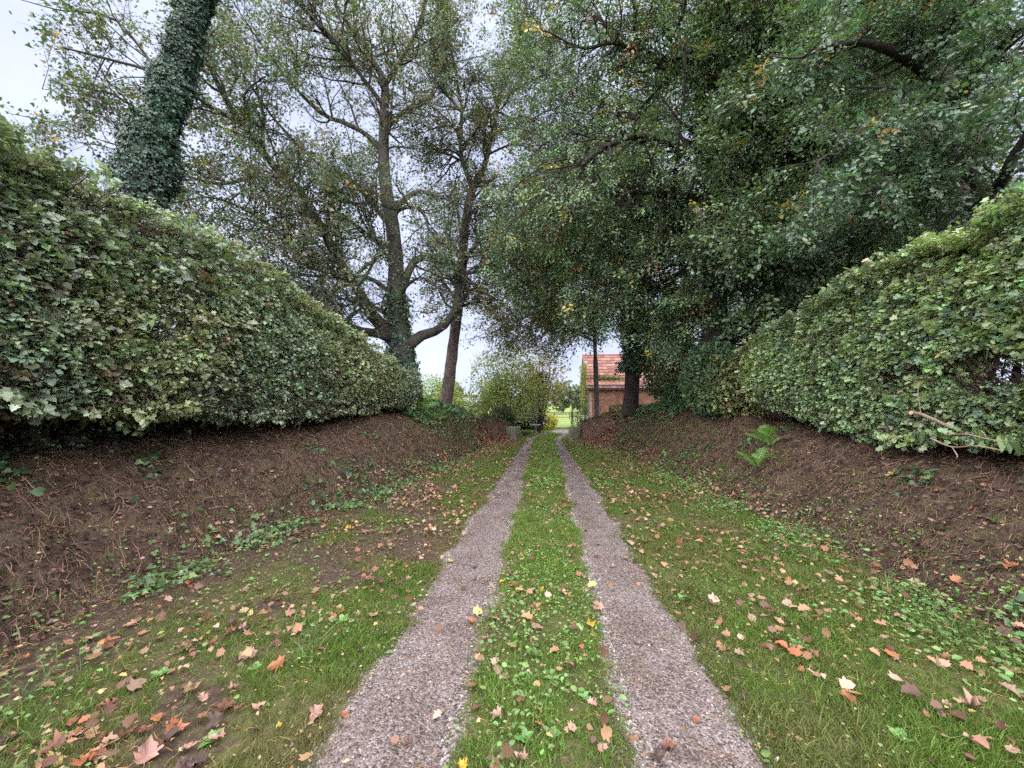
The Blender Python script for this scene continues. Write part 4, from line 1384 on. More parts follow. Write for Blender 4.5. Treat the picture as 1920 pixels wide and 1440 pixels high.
shrub('garden_hedge', 'low clipped garden hedge running behind the leaning trunk', on_surf(850, 760, 23) + A([0, 0, .4]), 2.2, .45, .5, 6000, 'oval', .06, (.17, .20, .06), [((.10, .13, .045), .3)], 4, 'hedge', boxy=6, shell=.2)


# ------------------------------------------------------------------ brick house
def mat_brick():
    m, n, l = new_mat('brick_wall')
    out = n.new('ShaderNodeOutputMaterial')
    b = n.new('ShaderNodeBsdfPrincipled')
    b.inputs['Roughness'].default_value = .9
    tc = n.new('ShaderNodeTexCoord')
    mp = n.new('ShaderNodeMapping')
    mp.inputs['Rotation'].default_value = (R(90), 0, 0)
    l.new(tc.outputs['Object'], mp.inputs['Vector'])
    br = n.new('ShaderNodeTexBrick')
    br.inputs['Scale'].default_value = 1.0
    br.inputs['Brick Width'].default_value = .24
    br.inputs['Row Height'].default_value = .08
    br.inputs['Mortar Size'].default_value = .008
    br.inputs['Color1'].default_value = (.15, .062, .036, 1)
    br.inputs['Color2'].default_value = (.21, .095, .055, 1)
    br.inputs['Mortar'].default_value = (.16, .12, .09, 1)
    l.new(mp.outputs[0], br.inputs['Vector'])
    nz = n.new('ShaderNodeTexNoise')
    nz.inputs['Scale'].default_value = 2.0
    nz.inputs['Detail'].default_value = 8
    l.new(tc.outputs['Object'], nz.inputs['Vector'])
    r = n.new('ShaderNodeValToRGB')
    r.color_ramp.elements[0].position, r.color_ramp.elements[0].color = .35, (.6, .6, .6, 1)
    r.color_ramp.elements[1].position, r.color_ramp.elements[1].color = .7, (1.15, 1.1, 1.05, 1)
    l.new(nz.outputs[0], r.inputs[0])
    mx = n.new('ShaderNodeMixRGB')
    mx.blend_type = 'MULTIPLY'
    mx.inputs[0].default_value = 1
    l.new(br.outputs[0], mx.inputs[1])
    l.new(r.outputs[0], mx.inputs[2])
    l.new(mx.outputs[0], b.inputs['Base Color'])
    bp = n.new('ShaderNodeBump')
    bp.inputs['Strength'].default_value = .6
    bp.inputs['Distance'].default_value = .01
    bp.invert = True
    l.new(br.outputs['Fac'], bp.inputs['Height'])
    l.new(bp.outputs[0], b.inputs['Normal'])
    l.new(b.outputs[0], out.inputs['Surface'])
    return m


M_BRICK = mat_brick()
M_TILE = [mat_noise('roof_tile_%d' % k, [(.3, (a * .55, b_ * .55, c_ * .55)), (.55, (a, b_, c_)), (.8, (a * 1.25, b_ * 1.3, c_ * 1.3))], 9, 5, .8, .3) for k, (a, b_, c_) in enumerate([(.20, .09, .075), (.22, .108, .09), (.25, .14, .12), (.165, .075, .063)])]
M_RENDER = mat_noise('pale_render', [(.3, (.24, .25, .245)), (.7, (.38, .38, .37))], 3, 8, .9, .2)
M_WOOD_D = mat_noise('dark_timber', [(.3, (.035, .03, .026)), (.7, (.10, .085, .07))], 6, 6, .85, .3, stretch=(1, 1, .3))
M_PIPE = mat_noise('pipe', [(.3, (.06, .06, .062)), (.7, (.10, .10, .10))], 6, 4, .5, .05)
M_MOSS = mat_leaf('moss', .1, .9, .1)
YF, YB = 33.0, 39.0
hx0 = float(at(1104, 740, YF)[0])
hx1 = hx0 + 10.5
ez = float(at(1104, 722, YF)[2])
rzv = float(at(1104, 667, (YF + YB) / 2)[2])
hz0 = -.1
house = thing('brick_house', 'small red brick house with a red tiled roof beyond the gate', 'house')
MB().box(((hx0 + hx1) / 2, YF + .15, (hz0 + ez) / 2), (hx1 - hx0, .3, ez - hz0)).build('front_wall', M_BRICK, house)
MB().box(((hx0 + hx1) / 2, YB - .15, (hz0 + ez) / 2), (hx1 - hx0, .3, ez - hz0)).build('back_wall', M_BRICK, house)
for xx, nm in ((hx0 + .152, 'gable_wall'), (hx1 - .152, 'gable_wall')):
    b = MB()
    ym = (YF + YB) / 2
    prof = [(YF + .3, hz0), (YB - .3, hz0), (YB - .3, ez - .02), (ym, rzv - .35), (YF + .3, ez - .02)]
    V = [(xx - .15, y, z) for y, z in prof] + [(xx + .15, y, z) for y, z in prof]
    b.add(V, [(4, 3, 2, 1, 0), (5, 6, 7, 8, 9)] + [(i, (i + 1) % 5, 5 + (i + 1) % 5, 5 + i) for i in range(5)])
    b.build(nm, M_RENDER if xx < hx0 + 1 else M_BRICK, house)
# pale quoin strip, plinth joint, downpipe and gutter
MB().box((hx0 + .12, YF - .012, (hz0 + ez) / 2), (.24, .022, ez - hz0)).build('corner_strip', mat_noise('pink_render', [(.3, (.20, .12, .09)), (.7, (.30, .20, .16))], 4, 6, .9, .2), house)
MB().lathe((hx0 - .06, YF - .06, hz0), [(.045, 0), (.045, ez - hz0 - .05)], 10).build('downpipe', M_PIPE, house)
pts = A([[hx0 - .25, YF - .3, ez - .02], [hx1 + .2, YF - .3, ez - .02]])
link('gutter', tube_mesh('gutter', spline(pts, 6)[None], np.full((1, 6), .065), 8), M_PIPE, house)
# roof: decks plus single tiles on the front slope
slope = math.atan2(rzv - ez, (YB - YF) / 2)
roof = bpy.data.objects.new('roof', None)
COL.objects.link(roof)
roof.parent = house
ym = (YF + YB) / 2
for sgn, nm in ((-1, 'front_deck'), (1, 'back_deck')):
    y0_, z0_ = ym + sgn * ((YB - YF) / 2 + .3), ez - .3 * math.tan(slope)
    b = MB()
    b.add([(hx0 - .2, y0_, z0_ - .03), (hx1 + .2, y0_, z0_ - .03), (hx1 + .2, ym, rzv - .03), (hx0 - .2, ym, rzv - .03),
           (hx0 - .2, y0_, z0_ - .13), (hx1 + .2, y0_, z0_ - .13), (hx1 + .2, ym, rzv - .13), (hx0 - .2, ym, rzv - .13)],
          [(0, 1, 2, 3), (7, 6, 5, 4), (0, 4, 5, 1), (2, 6, 7, 3), (1, 5, 6, 2), (3, 7, 4, 0)])
    b.build(nm, M_TILE[3] if sgn > 0 else M_WOOD_D, roof)
ncol, nrow = 27, 11
tw_, L_ = (hx1 - hx0 + .4) / ncol, ((YB - YF) / 2 + .34) / math.cos(slope)
th_ = L_ / nrow
tiles = []
for k in range(4):
    V, F = [], []
    prof = [(-.5, .0), (-.3, .035), (-.08, .05), (.15, .03), (.35, .012), (.5, .03)]
    for yy_ in (0, 1.12):
        for (a, z) in prof:
            V.append((a * tw_ * 1.02, yy_ * th_, z + .035 * (1 - yy_) + .02))
    F = [(i, i + 1, i + 7, i + 6) for i in range(5)]
    V += [(p[0], 0, .0) for p in V[:6]]
    F += [(12 + i, 13 + i, i + 1, i) for i in range(5)]
    me = bpy.data.meshes.new('tile')
    me.from_pydata(V, [], F)
    me.materials.append(M_TILE[k])
    tiles.append(me)
ye, ze = YF - .34, ez - .34 * math.tan(slope)
for r_ in range(nrow):
    for c_ in range(ncol):
        o = bpy.data.objects.new('tile', tiles[rng.choice(4, p=[.3, .35, .2, .15])])
        o.location = (hx0 - .2 + (c_ + .5) * tw_, ye + r_ * th_ * math.cos(slope), ze + r_ * th_ * math.sin(slope) + rng.normal(0, .006))
        o.rotation_euler = (slope, rng.normal(0, .015), rng.normal(0, .012))
        COL.objects.link(o)
        o.parent = roof
MB().lathe((0, 0, 0), [(.12, 0), (.12, hx1 - hx0 + .4)], 12).build('ridge_cap', M_TILE[1], roof)
bpy.data.objects['ridge_cap'].rotation_euler = (0, R(90), 0)
bpy.data.objects['ridge_cap'].location = (hx0 - .2, ym, rzv + .02)
# moss cushion on the roof
n = 2600
u_, w_ = rng.normal(0, .75, n), np.abs(rng.normal(0, .32, n))
cx, s0 = float(at(1138, 700, YF)[0]), .9
P = np.stack([cx + u_, ye + (s0 + w_) * math.cos(slope), ze + (s0 + w_) * math.sin(slope) + .09 + .16 * np.exp(-(u_ / .7) ** 2 - (w_ / .4) ** 2) * rng.random(n)], -1)
leaves('moss_patch', house, P, rng.normal(0, 1, (n, 3)) + A([0, -.5, .4]), rng.normal(0, .5, (n, 3)) + A([0, -.5, .8]), .09, leaf_cols(n, (.10, .13, .035), .3), 'oval', M_MOSS)
# ivy up the left gable corner
n = 2600
v_ = rng.random(n)
P = np.stack([hx0 - .12 - np.abs(rng.normal(0, .16, n)), YF + .3 + rng.random(n) * 2.4, 1.2 + v_ * (rzv - 2.2)], -1)
leaves('creeper', house, P, A([-.2, -.3, -.8]) + rng.normal(0, .4, (n, 3)), A([-.7, -.6, .2]) + rng.normal(0, .4, (n, 3)), .13, leaf_cols(n, (.20, .21, .05), .3, [((.12, .15, .05), .3)]), 'ivy', M_LEAF_SOFT)

# ------------------------------------------------------------------ gate stones and wing walls
M_STONEB = mat_noise('gate_stone', [(.3, (.05, .048, .04)), (.45, (.14, .135, .115)), (.58, (.10, .115, .06)), (.75, (.24, .23, .205))], 5, 8, .9, .6, 18, .03)
M_OLDBRICK = [mat_noise('old_brick_%d' % k, [(.3, (a * .5, b_ * .5, c_ * .5)), (.7, (a, b_, c_))], 12, 6, .9, .4) for k, (a, b_, c_) in enumerate([(.17, .08, .06), (.22, .11, .08), (.12, .075, .06), (.14, .12, .075)])]


def rough_block(name, c, d, rz, mat, parent=None, amp=.03, n=7):
    """subdivided block with worn edges"""
    bx = MB().box((0, 0, 0), (1, 1, 1))
    me = bpy.data.meshes.new(name)
    import bmesh
    bm = bmesh.new()
    bmesh.ops.create_cube(bm, size=1)
    bmesh.ops.subdivide_edges(bm, edges=bm.edges[:], cuts=n, use_grid_fill=True)
    for v in bm.verts:
        p = A(v.co)
        q = np.sign(p) * (np.abs(p) * 2) ** 1 / 2
        cr = np.sort(np.abs(p))
        rnd = .035 * sstep(.36, .5, cr[1]) + .03 * sstep(.36, .5, cr[0])
        p = p * (1 - rnd)
        p = p * A(d)
        p = p + (A([fbm3((p + c)[None], 3.0, 7 * k, 3)[0] for k in range(3)]) - .5) * amp * 2
        v.co = p
    bm.to_mesh(me)
    bm.free()
    o = link(name, me, mat, parent)
    o.location, o.rotation_euler = c, (0, 0, rz)
    return o


pL = on_z(960, 829, 0)
YG = float(pL[1])
gl = float(at(960, 800, 20)[0])
o = rough_block('stone_gatepost', (-1.62, 20.0, .29), (.62, .50, .85), R(-28), M_STONEB, None, .075)
tag(o, 'squat grey stone gatepost left of the drive', 'gatepost', 'stone gateposts')
o = rough_block('stone_gatepost', (1.52, 20.0, .28), (.46, .55, .84), R(14), M_STONEB, None, .06)
tag(o, 'squat grey stone gatepost right of the drive', 'gatepost', 'stone gateposts')


def wing_wall(name, label, p0, p1, h0, h1):
    t = thing(name, label, 'wall')
    p0, p1 = A(p0), A(p1)
    L = np.linalg.norm(p1 - p0)
    a = math.atan2(p1[1] - p0[1], p1[0] - p0[0])
    meshes = []
    for k in range(4):
        b = MB().box((0, 0, 0), (.232, .22, .066), 0, .004)
        me = bpy.data.meshes.new('brick')
        me.from_pydata(b.v, [], b.f)
        me.materials.append(M_OLDBRICK[k])
        meshes.append(me)
    core = MB()
    nn = 10
    V, F = [], []
    for i in range(nn + 1):
        f = i / nn
        c = p0 * (1 - f) + p1 * f
        h = h0 * (1 - f) + h1 * f - .03
        px_, py_ = -math.sin(a) * .09, math.cos(a) * .09
        V += [(c[0] - px_, c[1] - py_, -.1), (c[0] + px_, c[1] + py_, -.1), (c[0] + px_, c[1] + py_, h), (c[0] - px_, c[1] - py_, h)]
    for i in range(nn):
        for k in range(4):
            F.append((i * 4 + k, i * 4 + (k + 1) % 4, i * 4 + 4 + (k + 1) % 4, i * 4 + 4 + k))
    F += [(0, 1, 2, 3), (nn * 4 + 3, nn * 4 + 2, nn * 4 + 1, nn * 4)]
    core.add(V, F).build('mortar_core', mat_noise('old_mortar', [(.3, (.05, .04, .033)), (.7, (.12, .10, .085))], 15, 5, .95, .4), t)
    row, z = 0, .03
    while z < max(h0, h1):
        s = (row % 2) * .12
        while s < L:
            f = s / L
            if z < h0 * (1 - f) + h1 * f - .02:
                c = p0 * (1 - f) + p1 * f
                o = bpy.data.objects.new('brick', meshes[rng.integers(0, 4)])
                o.location = (c[0] + rng.normal(0, .006), c[1] + rng.normal(0, .006), z)
                o.rotation_euler = (0, rng.normal(0, .01), a + rng.normal(0, .02))
                COL.objects.link(o)
                o.parent = t
            s += .246
        z += .079
        row += 1
    n = 1500
    f = rng.random(n)
    P = np.stack([p0[0] * (1 - f) + p1[0] * f, p0[1] * (1 - f) + p1[1] * f, h0 * (1 - f) + h1 * f], -1) + rng.normal(0, 1, (n, 3)) * A([.1, .12, .05]) + A([0, 0, .04])
    leaves('moss_cap', t, P, rng.normal(0, 1, (n, 3)), rng.normal(0, .5, (n, 3)) + A([0, 0, 1]), .06, leaf_cols(n, (.10, .075, .045), .3, [((.09, .11, .04), .3)]), 'oval', M_MOSS)
    return t


wing_wall('wing_wall', 'low mossy brick wing wall running from the right gatepost into the bank', (1.82, 20.05), (3.35, 19.0), .88, 1.45)
wing_wall('wing_wall', 'low dark brick wing wall behind the left gatepost', (-1.98, 20.1), (-3.2, 19.3), .85, 1.3)

# bird bath, pot, field fence, far trees
bb = thing('bird_bath', 'small stone bird bath on the lawn beyond the left gatepost', 'bird bath')
c = on_z(1004, 813.5, 0)
MB().lathe((c[0], c[1], 0), [(.20, 0), (.20, .06), (.10, .10), (.08, .40), (.11, .48)], 16).build('pedestal', M_STONEB, bb, smooth=True)
MB().lathe((c[0], c[1], .48), [(.12, 0), (.34, .10), (.36, .15), (.31, .15), (.12, .08)], 20).build('bowl', M_RENDER, bb, smooth=True)
c = on_z(986, 817.5, 0)
pot = thing('planter_pot', 'dark squat planter pot on the lawn near the left gatepost', 'pot')
MB().lathe((c[0], c[1], 0), [(.16, 0), (.24, .24), (.25, .30), (.22, .30), (.20, .22)], 16).build('body', M_WOOD_D, pot, smooth=True)
MB().lathe((c[0], c[1], .22), [(.19, 0), (.10, .03)], 16).build('soil', M_BANK, pot)
fe = thing('field_fence', 'timber post and rail fence along the far field', 'fence')
FY = 62
for k in range(14):
    x = 1.6 + (k - 4) * 2.4
    MB().box((x, FY, .55), (.14, .14, 1.3)).build('post', M_WOOD_D, fe)
for z in (.42, .78, 1.1):
    for k in range(13):
        x = 1.6 + (k - 3.5) * 2.4
        MB().box((x, FY - .09, z + rng.normal(0, .015)), (2.38, .04, .11)).build('rail', M_WOOD_D, fe)
M_FIELD = mat_noise('field_grass', [(.3, (.10, .14, .035)), (.7, (.19, .24, .07))], .6, 8, .95, .4, 6, .1)
X, Y = np.meshgrid(np.linspace(-120, 120, 30), np.linspace(63, 400, 30), indexing='ij')
lx, ly = np.meshgrid(np.linspace(-6, 16, 20), np.linspace(33.2, 60, 30), indexing='ij')
tag(link('field', grid_mesh('field', np.linspace(-200, 200, 40), np.linspace(34, 500, 60), lambda X, Y: .02 + (fbm2(X, Y, .05, 3, 2) - .5) * .3 * sstep(40, 80, Y) + sstep(80, 400, Y) * 6), M_FIELD), kind='structure')
far = [(-2, 120, 7, 9, 'small round far tree left of the gap beyond the gate'), (6, 130, 8, 11, 'tall far tree seen through the gate gap'), (13, 140, 9, 10, 'broad far tree right of the gate gap'), (-14, 110, 8, 10, 'far tree on the horizon behind the leaning trunk'), (-30, 120, 9, 11, 'far tree on the horizon behind the big left tree')]
for (x, y, r_, h_, lab) in far:
    shrub('distant_tree', lab, (x, y, 2.0), r_ * .5, r_ * .5, h_ * .42, 1600, 'tri3', 1.0, (.10, .13, .10), [((.16, .17, .09), .3)], 3, 'tree', 'distant trees past the field', shell=.6)

# ------------------------------------------------------------------ ground cover
# grass blades
def blades(n, x, y, h, lean, base, accents, nm, label, gv=.35):
    z = surf_z(x, y)
    a = rng.uniform(0, 6.28, n)
    w = rng.uniform(.0012, .0026, n) * (1 + y * .12)
    hh = h * rng.gamma(6, 1 / 6, n).clip(.3, 2.2)
    d = np.stack([np.cos(a), np.sin(a)], -1)
    l_ = rng.normal(0, lean, (n, 2)) * hh[:, None]
    b = np.stack([x, y, z - .004], -1)
    p0, p1 = b.copy(), b.copy()
    p0[:, :2] += d * w[:, None]
    p1[:, :2] -= d * w[:, None]
    m = b.copy()
    m[:, :2] += l_ * .4
    m[:, 2] += hh * .62
    m0, m1 = m.copy(), m.copy()
    m0[:, :2] += d * w[:, None] * .8
    m1[:, :2] -= d * w[:, None] * .8
    tpp = b.copy()
    tpp[:, :2] += l_
    tpp[:, 2] += hh
    V = np.stack([p0, p1, m1, m0, tpp], 1).reshape(-1, 3)
    i = np.arange(n) * 5
    C = leaf_cols(n, base, .28, accents, b, 1.3, gv)
    o = link(nm, mesh_np(nm, V, [np.stack([i, i + 1, i + 2, i + 3], -1), np.stack([i + 3, i + 2, i + 4], -1)], col=np.repeat(C, 5, 0)), M_GRASS)
    return tag(o, label, 'grass', kind='stuff')


def scatter_lane(n, y0, y1, p, x0, x1, dens):
    """rejection sampling on the lane"""
    y = y0 + (y1 - y0) * rng.random(n) ** p
    x = rng.uniform(x0, x1, n)
    ok = rng.random(n) < dens(x, y)
    return x[ok], y[ok]


def grass_d(x, y):
    g = w_gravel(x, y)
    e = w_earth(x, y)
    tuft = sstep(.40, .62, fbm2(x, y, 2.3, 15, 3))
    thin = 1 - .74 * sstep(-1.2, -1.9, x) * (1 - sstep(3.6, 6.5, y)) * (1 - .8 * sstep(-2.4, -3.0, x) * (1 - sstep(1.6, 2.2, y))) - .35 * sstep(1.6, 2.4, x) * (1 - sstep(2.2, 3.6, y))
    return np.clip((1 - g * .985) * (1 - e * .92) * (.30 + .8 * tuft) * thin, 0.015, 1)


# turf: small tufts scattered with geometry nodes
TUFTS = bpy.data.collections.new('tuft_kinds')
M_TURF = mat_leaf('turf_blade', .3, .6, .15, True)
for k in range(6):
    m = 24
    bx, by = rng.normal(0, .022, m), rng.normal(0, .022, m)
    hh = rng.gamma(5, .0050, m).clip(.010, .05)
    w = rng.uniform(.0011, .0021, m)
    a = rng.uniform(0, 6.28, m)
    ln = rng.normal(0, .75, (m, 2)) * hh[:, None]
    d = np.stack([np.cos(a), np.sin(a)], -1) * w[:, None]
    b0 = np.stack([bx, by], -1)
    z0 = np.full(m, -.003)
    V = np.stack([np.column_stack([b0 + d, z0]), np.column_stack([b0 - d, z0]), np.column_stack([b0 - d * .8 + ln * .4, hh * .65]), np.column_stack([b0 + d * .8 + ln * .4, hh * .65]), np.column_stack([b0 + ln, hh])], 1).reshape(-1, 3)
    i = np.arange(m) * 5
    C = leaf_cols(m, (1, 1, 1), .22, [((1.6, 1.0, 1.4), .12)])
    C = np.minimum(C * 1.0, 1.9)
    me = mesh_np('tuft', V, [np.stack([i, i + 1, i + 2, i + 3], -1), np.stack([i + 3, i + 2, i + 4], -1)], col=np.repeat(C, 5, 0))
    me.materials.append(M_TURF)
    TUFTS.objects.link(bpy.data.objects.new('tuft', me))


def turf(nm, label, x, y, scl, tint):
    n = len(x)
    rot = np.stack([rng.normal(0, .18, n), rng.normal(0, .18, n), rng.uniform(0, 6.28, n)], -1)
    o = scatter(nm, None, np.stack([x, y, surf_z(x, y)], -1), rot, scl, tint, TUFTS, M_TURF)
    return tag(o, label, 'grass')


for (lo, hi, nm, lab) in ((-4.2, -TRK_C, 'verge_grass', 'short mossy grass on the left verge'), (-TRK_C, TRK_C, 'middle_grass', 'bright grass strip between the two tyre tracks'), (TRK_C, 4.2, 'verge_grass', 'short mossy grass on the right verge')):
    x, y = scatter_lane(int(30000 * (hi - lo)), .7, 21, 2.4, lo, hi, grass_d)
    q = np.stack([x, y, x * 0], -1)
    dry = sstep(.34, .62, fbm3(q, 1.6, 210, 3))
    t_ = A([.125, .195, .042])[None] * (1 - dry[:, None]) + A([.175, .16, .07])[None] * dry[:, None]
    if nm == 'middle_grass':
        t_ = t_ * .35 + A([.145, .265, .05])[None] * .65
    if lo > 0:
        t_ = t_ * .55 + A([.13, .215, .045])[None] * .45
    t_ = t_ * rng.normal(1, .18, (len(x), 1)).clip(.5, 1.6)
    turf(nm, lab, x, y, rng.gamma(7, .108, len(x)).clip(.3, 1.5) * (1 + .04 * y) * (1 - .45 * np.clip(w_gravel(x, y), 0, 1)), t_)
x, y = scatter_lane(9000, 20.5, 34, 1.0, -6, 7, lambda x, y: (1 - w_gravel(x, y)) * (surf_z(x, y) < .2))
turf('lawn_grass', 'pale lawn grass beyond the gate', x, y, rng.uniform(1.5, 2.4, len(x)), A([.16, .23, .05])[None] * rng.normal(1, .15, (len(x), 1)))
# long grass tufts on the verges and bank foot
tx, ty, th = [], [], []
for (cx, cy, k, s) in [(-3.0, 1.75, 420, .26), (-2.4, 1.45, 160, .16), (3.0, 3.7, 260, .13), (2.75, 4.5, 240, .12), (3.2, 5.2, 220, .12), (2.9, 3.1, 240, .12), (3.45, 2.6, 260, .14), (-1.55, 2.6, 90, .12), (0.2, 1.35, 120, .14)]:
    tx.append(rng.normal(cx, s, k))
    ty.append(rng.normal(cy, s, k))
x, y = np.concatenate(tx), np.concatenate(ty)
blades(len(x), x, y, .10, .8, (.075, .13, .04), [((.22, .2, .09), .12)], 'long_grass', 'longer grass tufts along the foot of the banks')


def flat_leaves(name, label, cat, x, y, size, base, tpl, mat, accents=(), lift=.012, tilt=.35, var=.25, parts=None):
    n = len(x)
    e = .05
    nx = -(surf_z(x + e, y) - surf_z(x - e, y)) / (2 * e)
    ny = -(surf_z(x, y + e) - surf_z(x, y - e)) / (2 * e)
    N = norm(np.stack([nx, ny, np.ones(n)], -1)) + rng.normal(0, tilt, (n, 3))
    a = rng.uniform(0, 6.28, n)
    D = np.stack([np.cos(a), np.sin(a), rng.normal(0, .15, n)], -1)
    S = size * rng.gamma(7, 1 / 7, n).clip(.45, 1.9)
    P = np.stack([x, y, surf_z(x, y) + lift * rng.uniform(.4, 1.6, n)], -1) - D * S[:, None] * .5
    C = leaf_cols(n, base, var, accents)
    V, F, c, _ = leaf_arrays(P, D, N, S, C, tpl)
    o = link(name, mesh_np(name, V, [F], col=c), mat)
    return tag(o, label, cat, kind='stuff')


def weed_d(x, y):
    c = sstep(.50, .62, fbm2(x, y, 1.5, 90, 3))
    mid = (np.abs(x) < .42) * 1.0
    rb = sstep(-1.0, -.3, x - toe(y, 1)) * (x > 0) * (1 - sstep(.2, .5, x - toe(y, 1)))
    lb = sstep(-.55, -.1, -x - toe(y, -1)) * (x < 0) * (1 - sstep(.1, .35, -x - toe(y, -1))) * .5
    ins = (x > -toe(y, -1) + .05) & (x < toe(y, 1) - .05)
    return np.clip((1 - w_gravel(x, y)) * (c * .25 * ins + mid * c * .9 + rb * (c * 1.0 + .3) + lb * c), 0, 1)


x, y = scatter_lane(60000, 1.0, 12, 2.0, -4.2, 4.4, weed_d)
flat_leaves('weed_leaves', 'small round-leaved green weeds spreading through the grass', 'weeds', x, y, .026, (.14, .25, .075), 'oval6', M_LEAF, [((.19, .29, .11), .25)], .028, .55)
x, y = scatter_lane(22000, 8, 20, 1.2, -4.2, 4.4, lambda x, y: weed_d(x, y))
flat_leaves('weed_leaves', 'distant green weeds along the foot of both banks', 'weeds', x, y, .06, (.12, .21, .06), 'oval6', M_LEAF, [], .04, .5)

n = 5200
y = 1.6 + 8 * rng.random(n) ** 1.5
x = toe(y, 1) - .28 + rng.normal(0, .26, n) + .25 * (fbm2(y, y * 0, 1.4, 33, 2) - .5)
ok = rng.random(n) < sstep(.36, .58, fbm2(x, y, 2.0, 95, 3))
flat_leaves('foot_weeds', 'band of round green leaves along the foot of the right bank', 'weeds', x[ok], y[ok], .036, (.15, .255, .085), 'oval6', M_LEAF, [((.20, .30, .13), .25)], .05, .5)
n = 2600
y = 3.0 + 9 * rng.random(n) ** 1.2
x = -toe(y, -1) + .15 + rng.normal(0, .2, n)
ok = rng.random(n) < sstep(.40, .60, fbm2(x, y, 1.8, 96, 3))
flat_leaves('foot_weeds', 'dark green leaves straggling along the foot of the left bank', 'weeds', x[ok], y[ok], .05, (.10, .18, .075), 'ivy', M_LEAF, [((.15, .23, .09), .25)], .06, .5)

# dry stems, rootlets and leaf mould over the banks
def bank_pts(n, side, y0, y1, p, umin=-.15, umax=1.9):
    y = y0 + (y1 - y0) * rng.random(n) ** p
    u = rng.uniform(umin, umax, n)
    x = side * (toe(y, side) + u)
    return x, y


for side, nm in ((-1, 'left'), (1, 'right')):
    n = 26000
    x, y = bank_pts(n, side, .6, 19.5, 1.7)
    p = np.empty((n, 4, 3))
    p[:, 0] = np.stack([x, y, surf_z(x, y)], -1)
    L = rng.gamma(4, .021, n)[:, None] * (1 + y * .03)[:, None]
    a = rng.uniform(0, 6.28, n)
    d = np.stack([np.cos(a), np.sin(a)], -1)
    for s in range(1, 4):
        d = norm(d + rng.normal(0, .35, (n, 2)))
        xy = p[:, s - 1, :2] + d * L / 3
        p[:, s] = np.column_stack([xy, surf_z(xy[:, 0], xy[:, 1]) + rng.uniform(.003, .035, n)])
    rad = (rng.uniform(.0008, .0022, n) * (1 + y * .08))[:, None] * A([1, .95, .8, .5])[None]
    C = leaf_cols(n, (.165, .094, .068), .35, [((.25, .175, .125), .2), ((.07, .038, .03), .3), ((.075, .085, .03), .1)])
    V, F = ribbons_np(p, rad)
    tag(link('dead_stems', mesh_np('dead_stems', V, [F], col=np.repeat(C, 8, 0)), M_COL), 'dry brown stems and rootlets covering the %s bank' % nm, 'dead stems', kind='stuff')
    x, y = bank_pts(16000, side, .6, 20, 1.6)
    flat_leaves('leaf_mould', 'small brown leaf mould scraps over the %s bank' % nm, 'leaf mould', x, y, .038, (.10, .060, .044), 'oval', M_DRY, [((.22, .105, .065), .12), ((.28, .19, .12), .04), ((.05, .03, .025), .3)], .02, .7)
    # scattered ivy and seedlings on the bank
    x, y = bank_pts(9000, side, 1.0, 19, 1.3, -.1, 1.7)
    k = fbm2(x, y, 1.7, 130 + side, 3)
    far_green = sstep(8, 14, y) * .12
    ok = rng.random(len(x)) < sstep(.62, .74, k + far_green)
    x, y = x[ok], y[ok]
    flat_leaves('bank_ivy', 'scattered dark ivy and seedlings on the %s bank' % nm, 'ivy', x, y, .06, (.05, .095, .05), 'ivy', M_LEAF, [((.12, .18, .07), .2)], .05, .5)
# thick green growth on the bank tops by the gate
for side, (y0, y1, nm) in ((-1, (11.5, 18.8, 'left')), (1, (12.0, 19.2, 'right'))):
    n = 9000
    y = rng.uniform(y0, y1, n)
    u = rng.normal(2.0, .5, n) if side > 0 else rng.normal(1.75, .5, n)
    x = side * (toe(y, side) + u)
    flat_leaves('bank_greenery', 'leafy green growth capping the far %s bank' % nm, 'ground cover', x, y, .09, (.09, .155, .075), 'tri3', M_LEAF, [((.13, .19, .08), .3), ((.05, .09, .045), .3)], .14, .6)

# ------------------------------------------------------------------ ferns
def frond_mesh(nm, L=.55, n=15):
    V, F, C = [], [], []
    for k in range(n):
        f = k / (n - 1)
        y = .08 + .92 * f
        w = .24 * math.sin(math.pi * min(1, .18 + .82 * (1 - f) ** .8)) * (1 if f < .98 else .4) + .012
        z = -.35 * y * y + .45 * y
        for s in (-1, 1):
            b = len(V)
            V += [(0, y - .022, z), (s * w * .5, y + .03, z - .01), (s * w, y + .07, z - .05), (s * w * .5, y + .062, z - .01), (0, y + .022, z + .004)]
            F += [(b, b + 1, b + 3, b + 4), (b + 1, b + 2, b + 3)]
    b = len(V)
    for k in range(6):
        y = k / 5
        z = -.35 * y * y + .45 * y
        V += [(-.006, y, z), (.006, y, z)]
    F += [(b + 2 * k, b + 2 * k + 1, b + 2 * k + 3, b + 2 * k + 2) for k in range(5)]
    me = bpy.data.meshes.new(nm)
    me.from_pydata(V, [], F)
    c = me.color_attributes.new('Col', 'FLOAT_COLOR', 'POINT')
    cc = np.ones((len(V), 4), np.float32)
    cc[:, :3] = A([.15, .28, .075]) * rng.uniform(.75, 1.2, (len(V), 1))
    c.data.foreach_set('color', cc.ravel())
    me.materials.append(M_LEAF)
    return me


FROND = frond_mesh('frond')


def fern(label, x, y, size, n, name='fern', face=None):
    t = thing(name, label, 'fern', 'ferns on the banks')
    z = float(surf_z(A([x]), A([y]))[0])
    for k in range(n):
        a = (2 * math.pi * k / n if face is None else face + rng.normal(0, .75)) + rng.normal(0, .2)
        o = bpy.data.objects.new('frond', FROND)
        s = size * rng.uniform(.75, 1.2)
        o.scale = (s * rng.uniform(.85, 1.2), s, s * rng.uniform(.5, 1.1))
        o.rotation_euler = (rng.normal(.5, .2), rng.normal(0, .2), a)
        o.location = (x + rng.normal(0, .03), y + rng.normal(0, .03), z + .01)
        COL.objects.link(o)
        o.parent = t
    return t


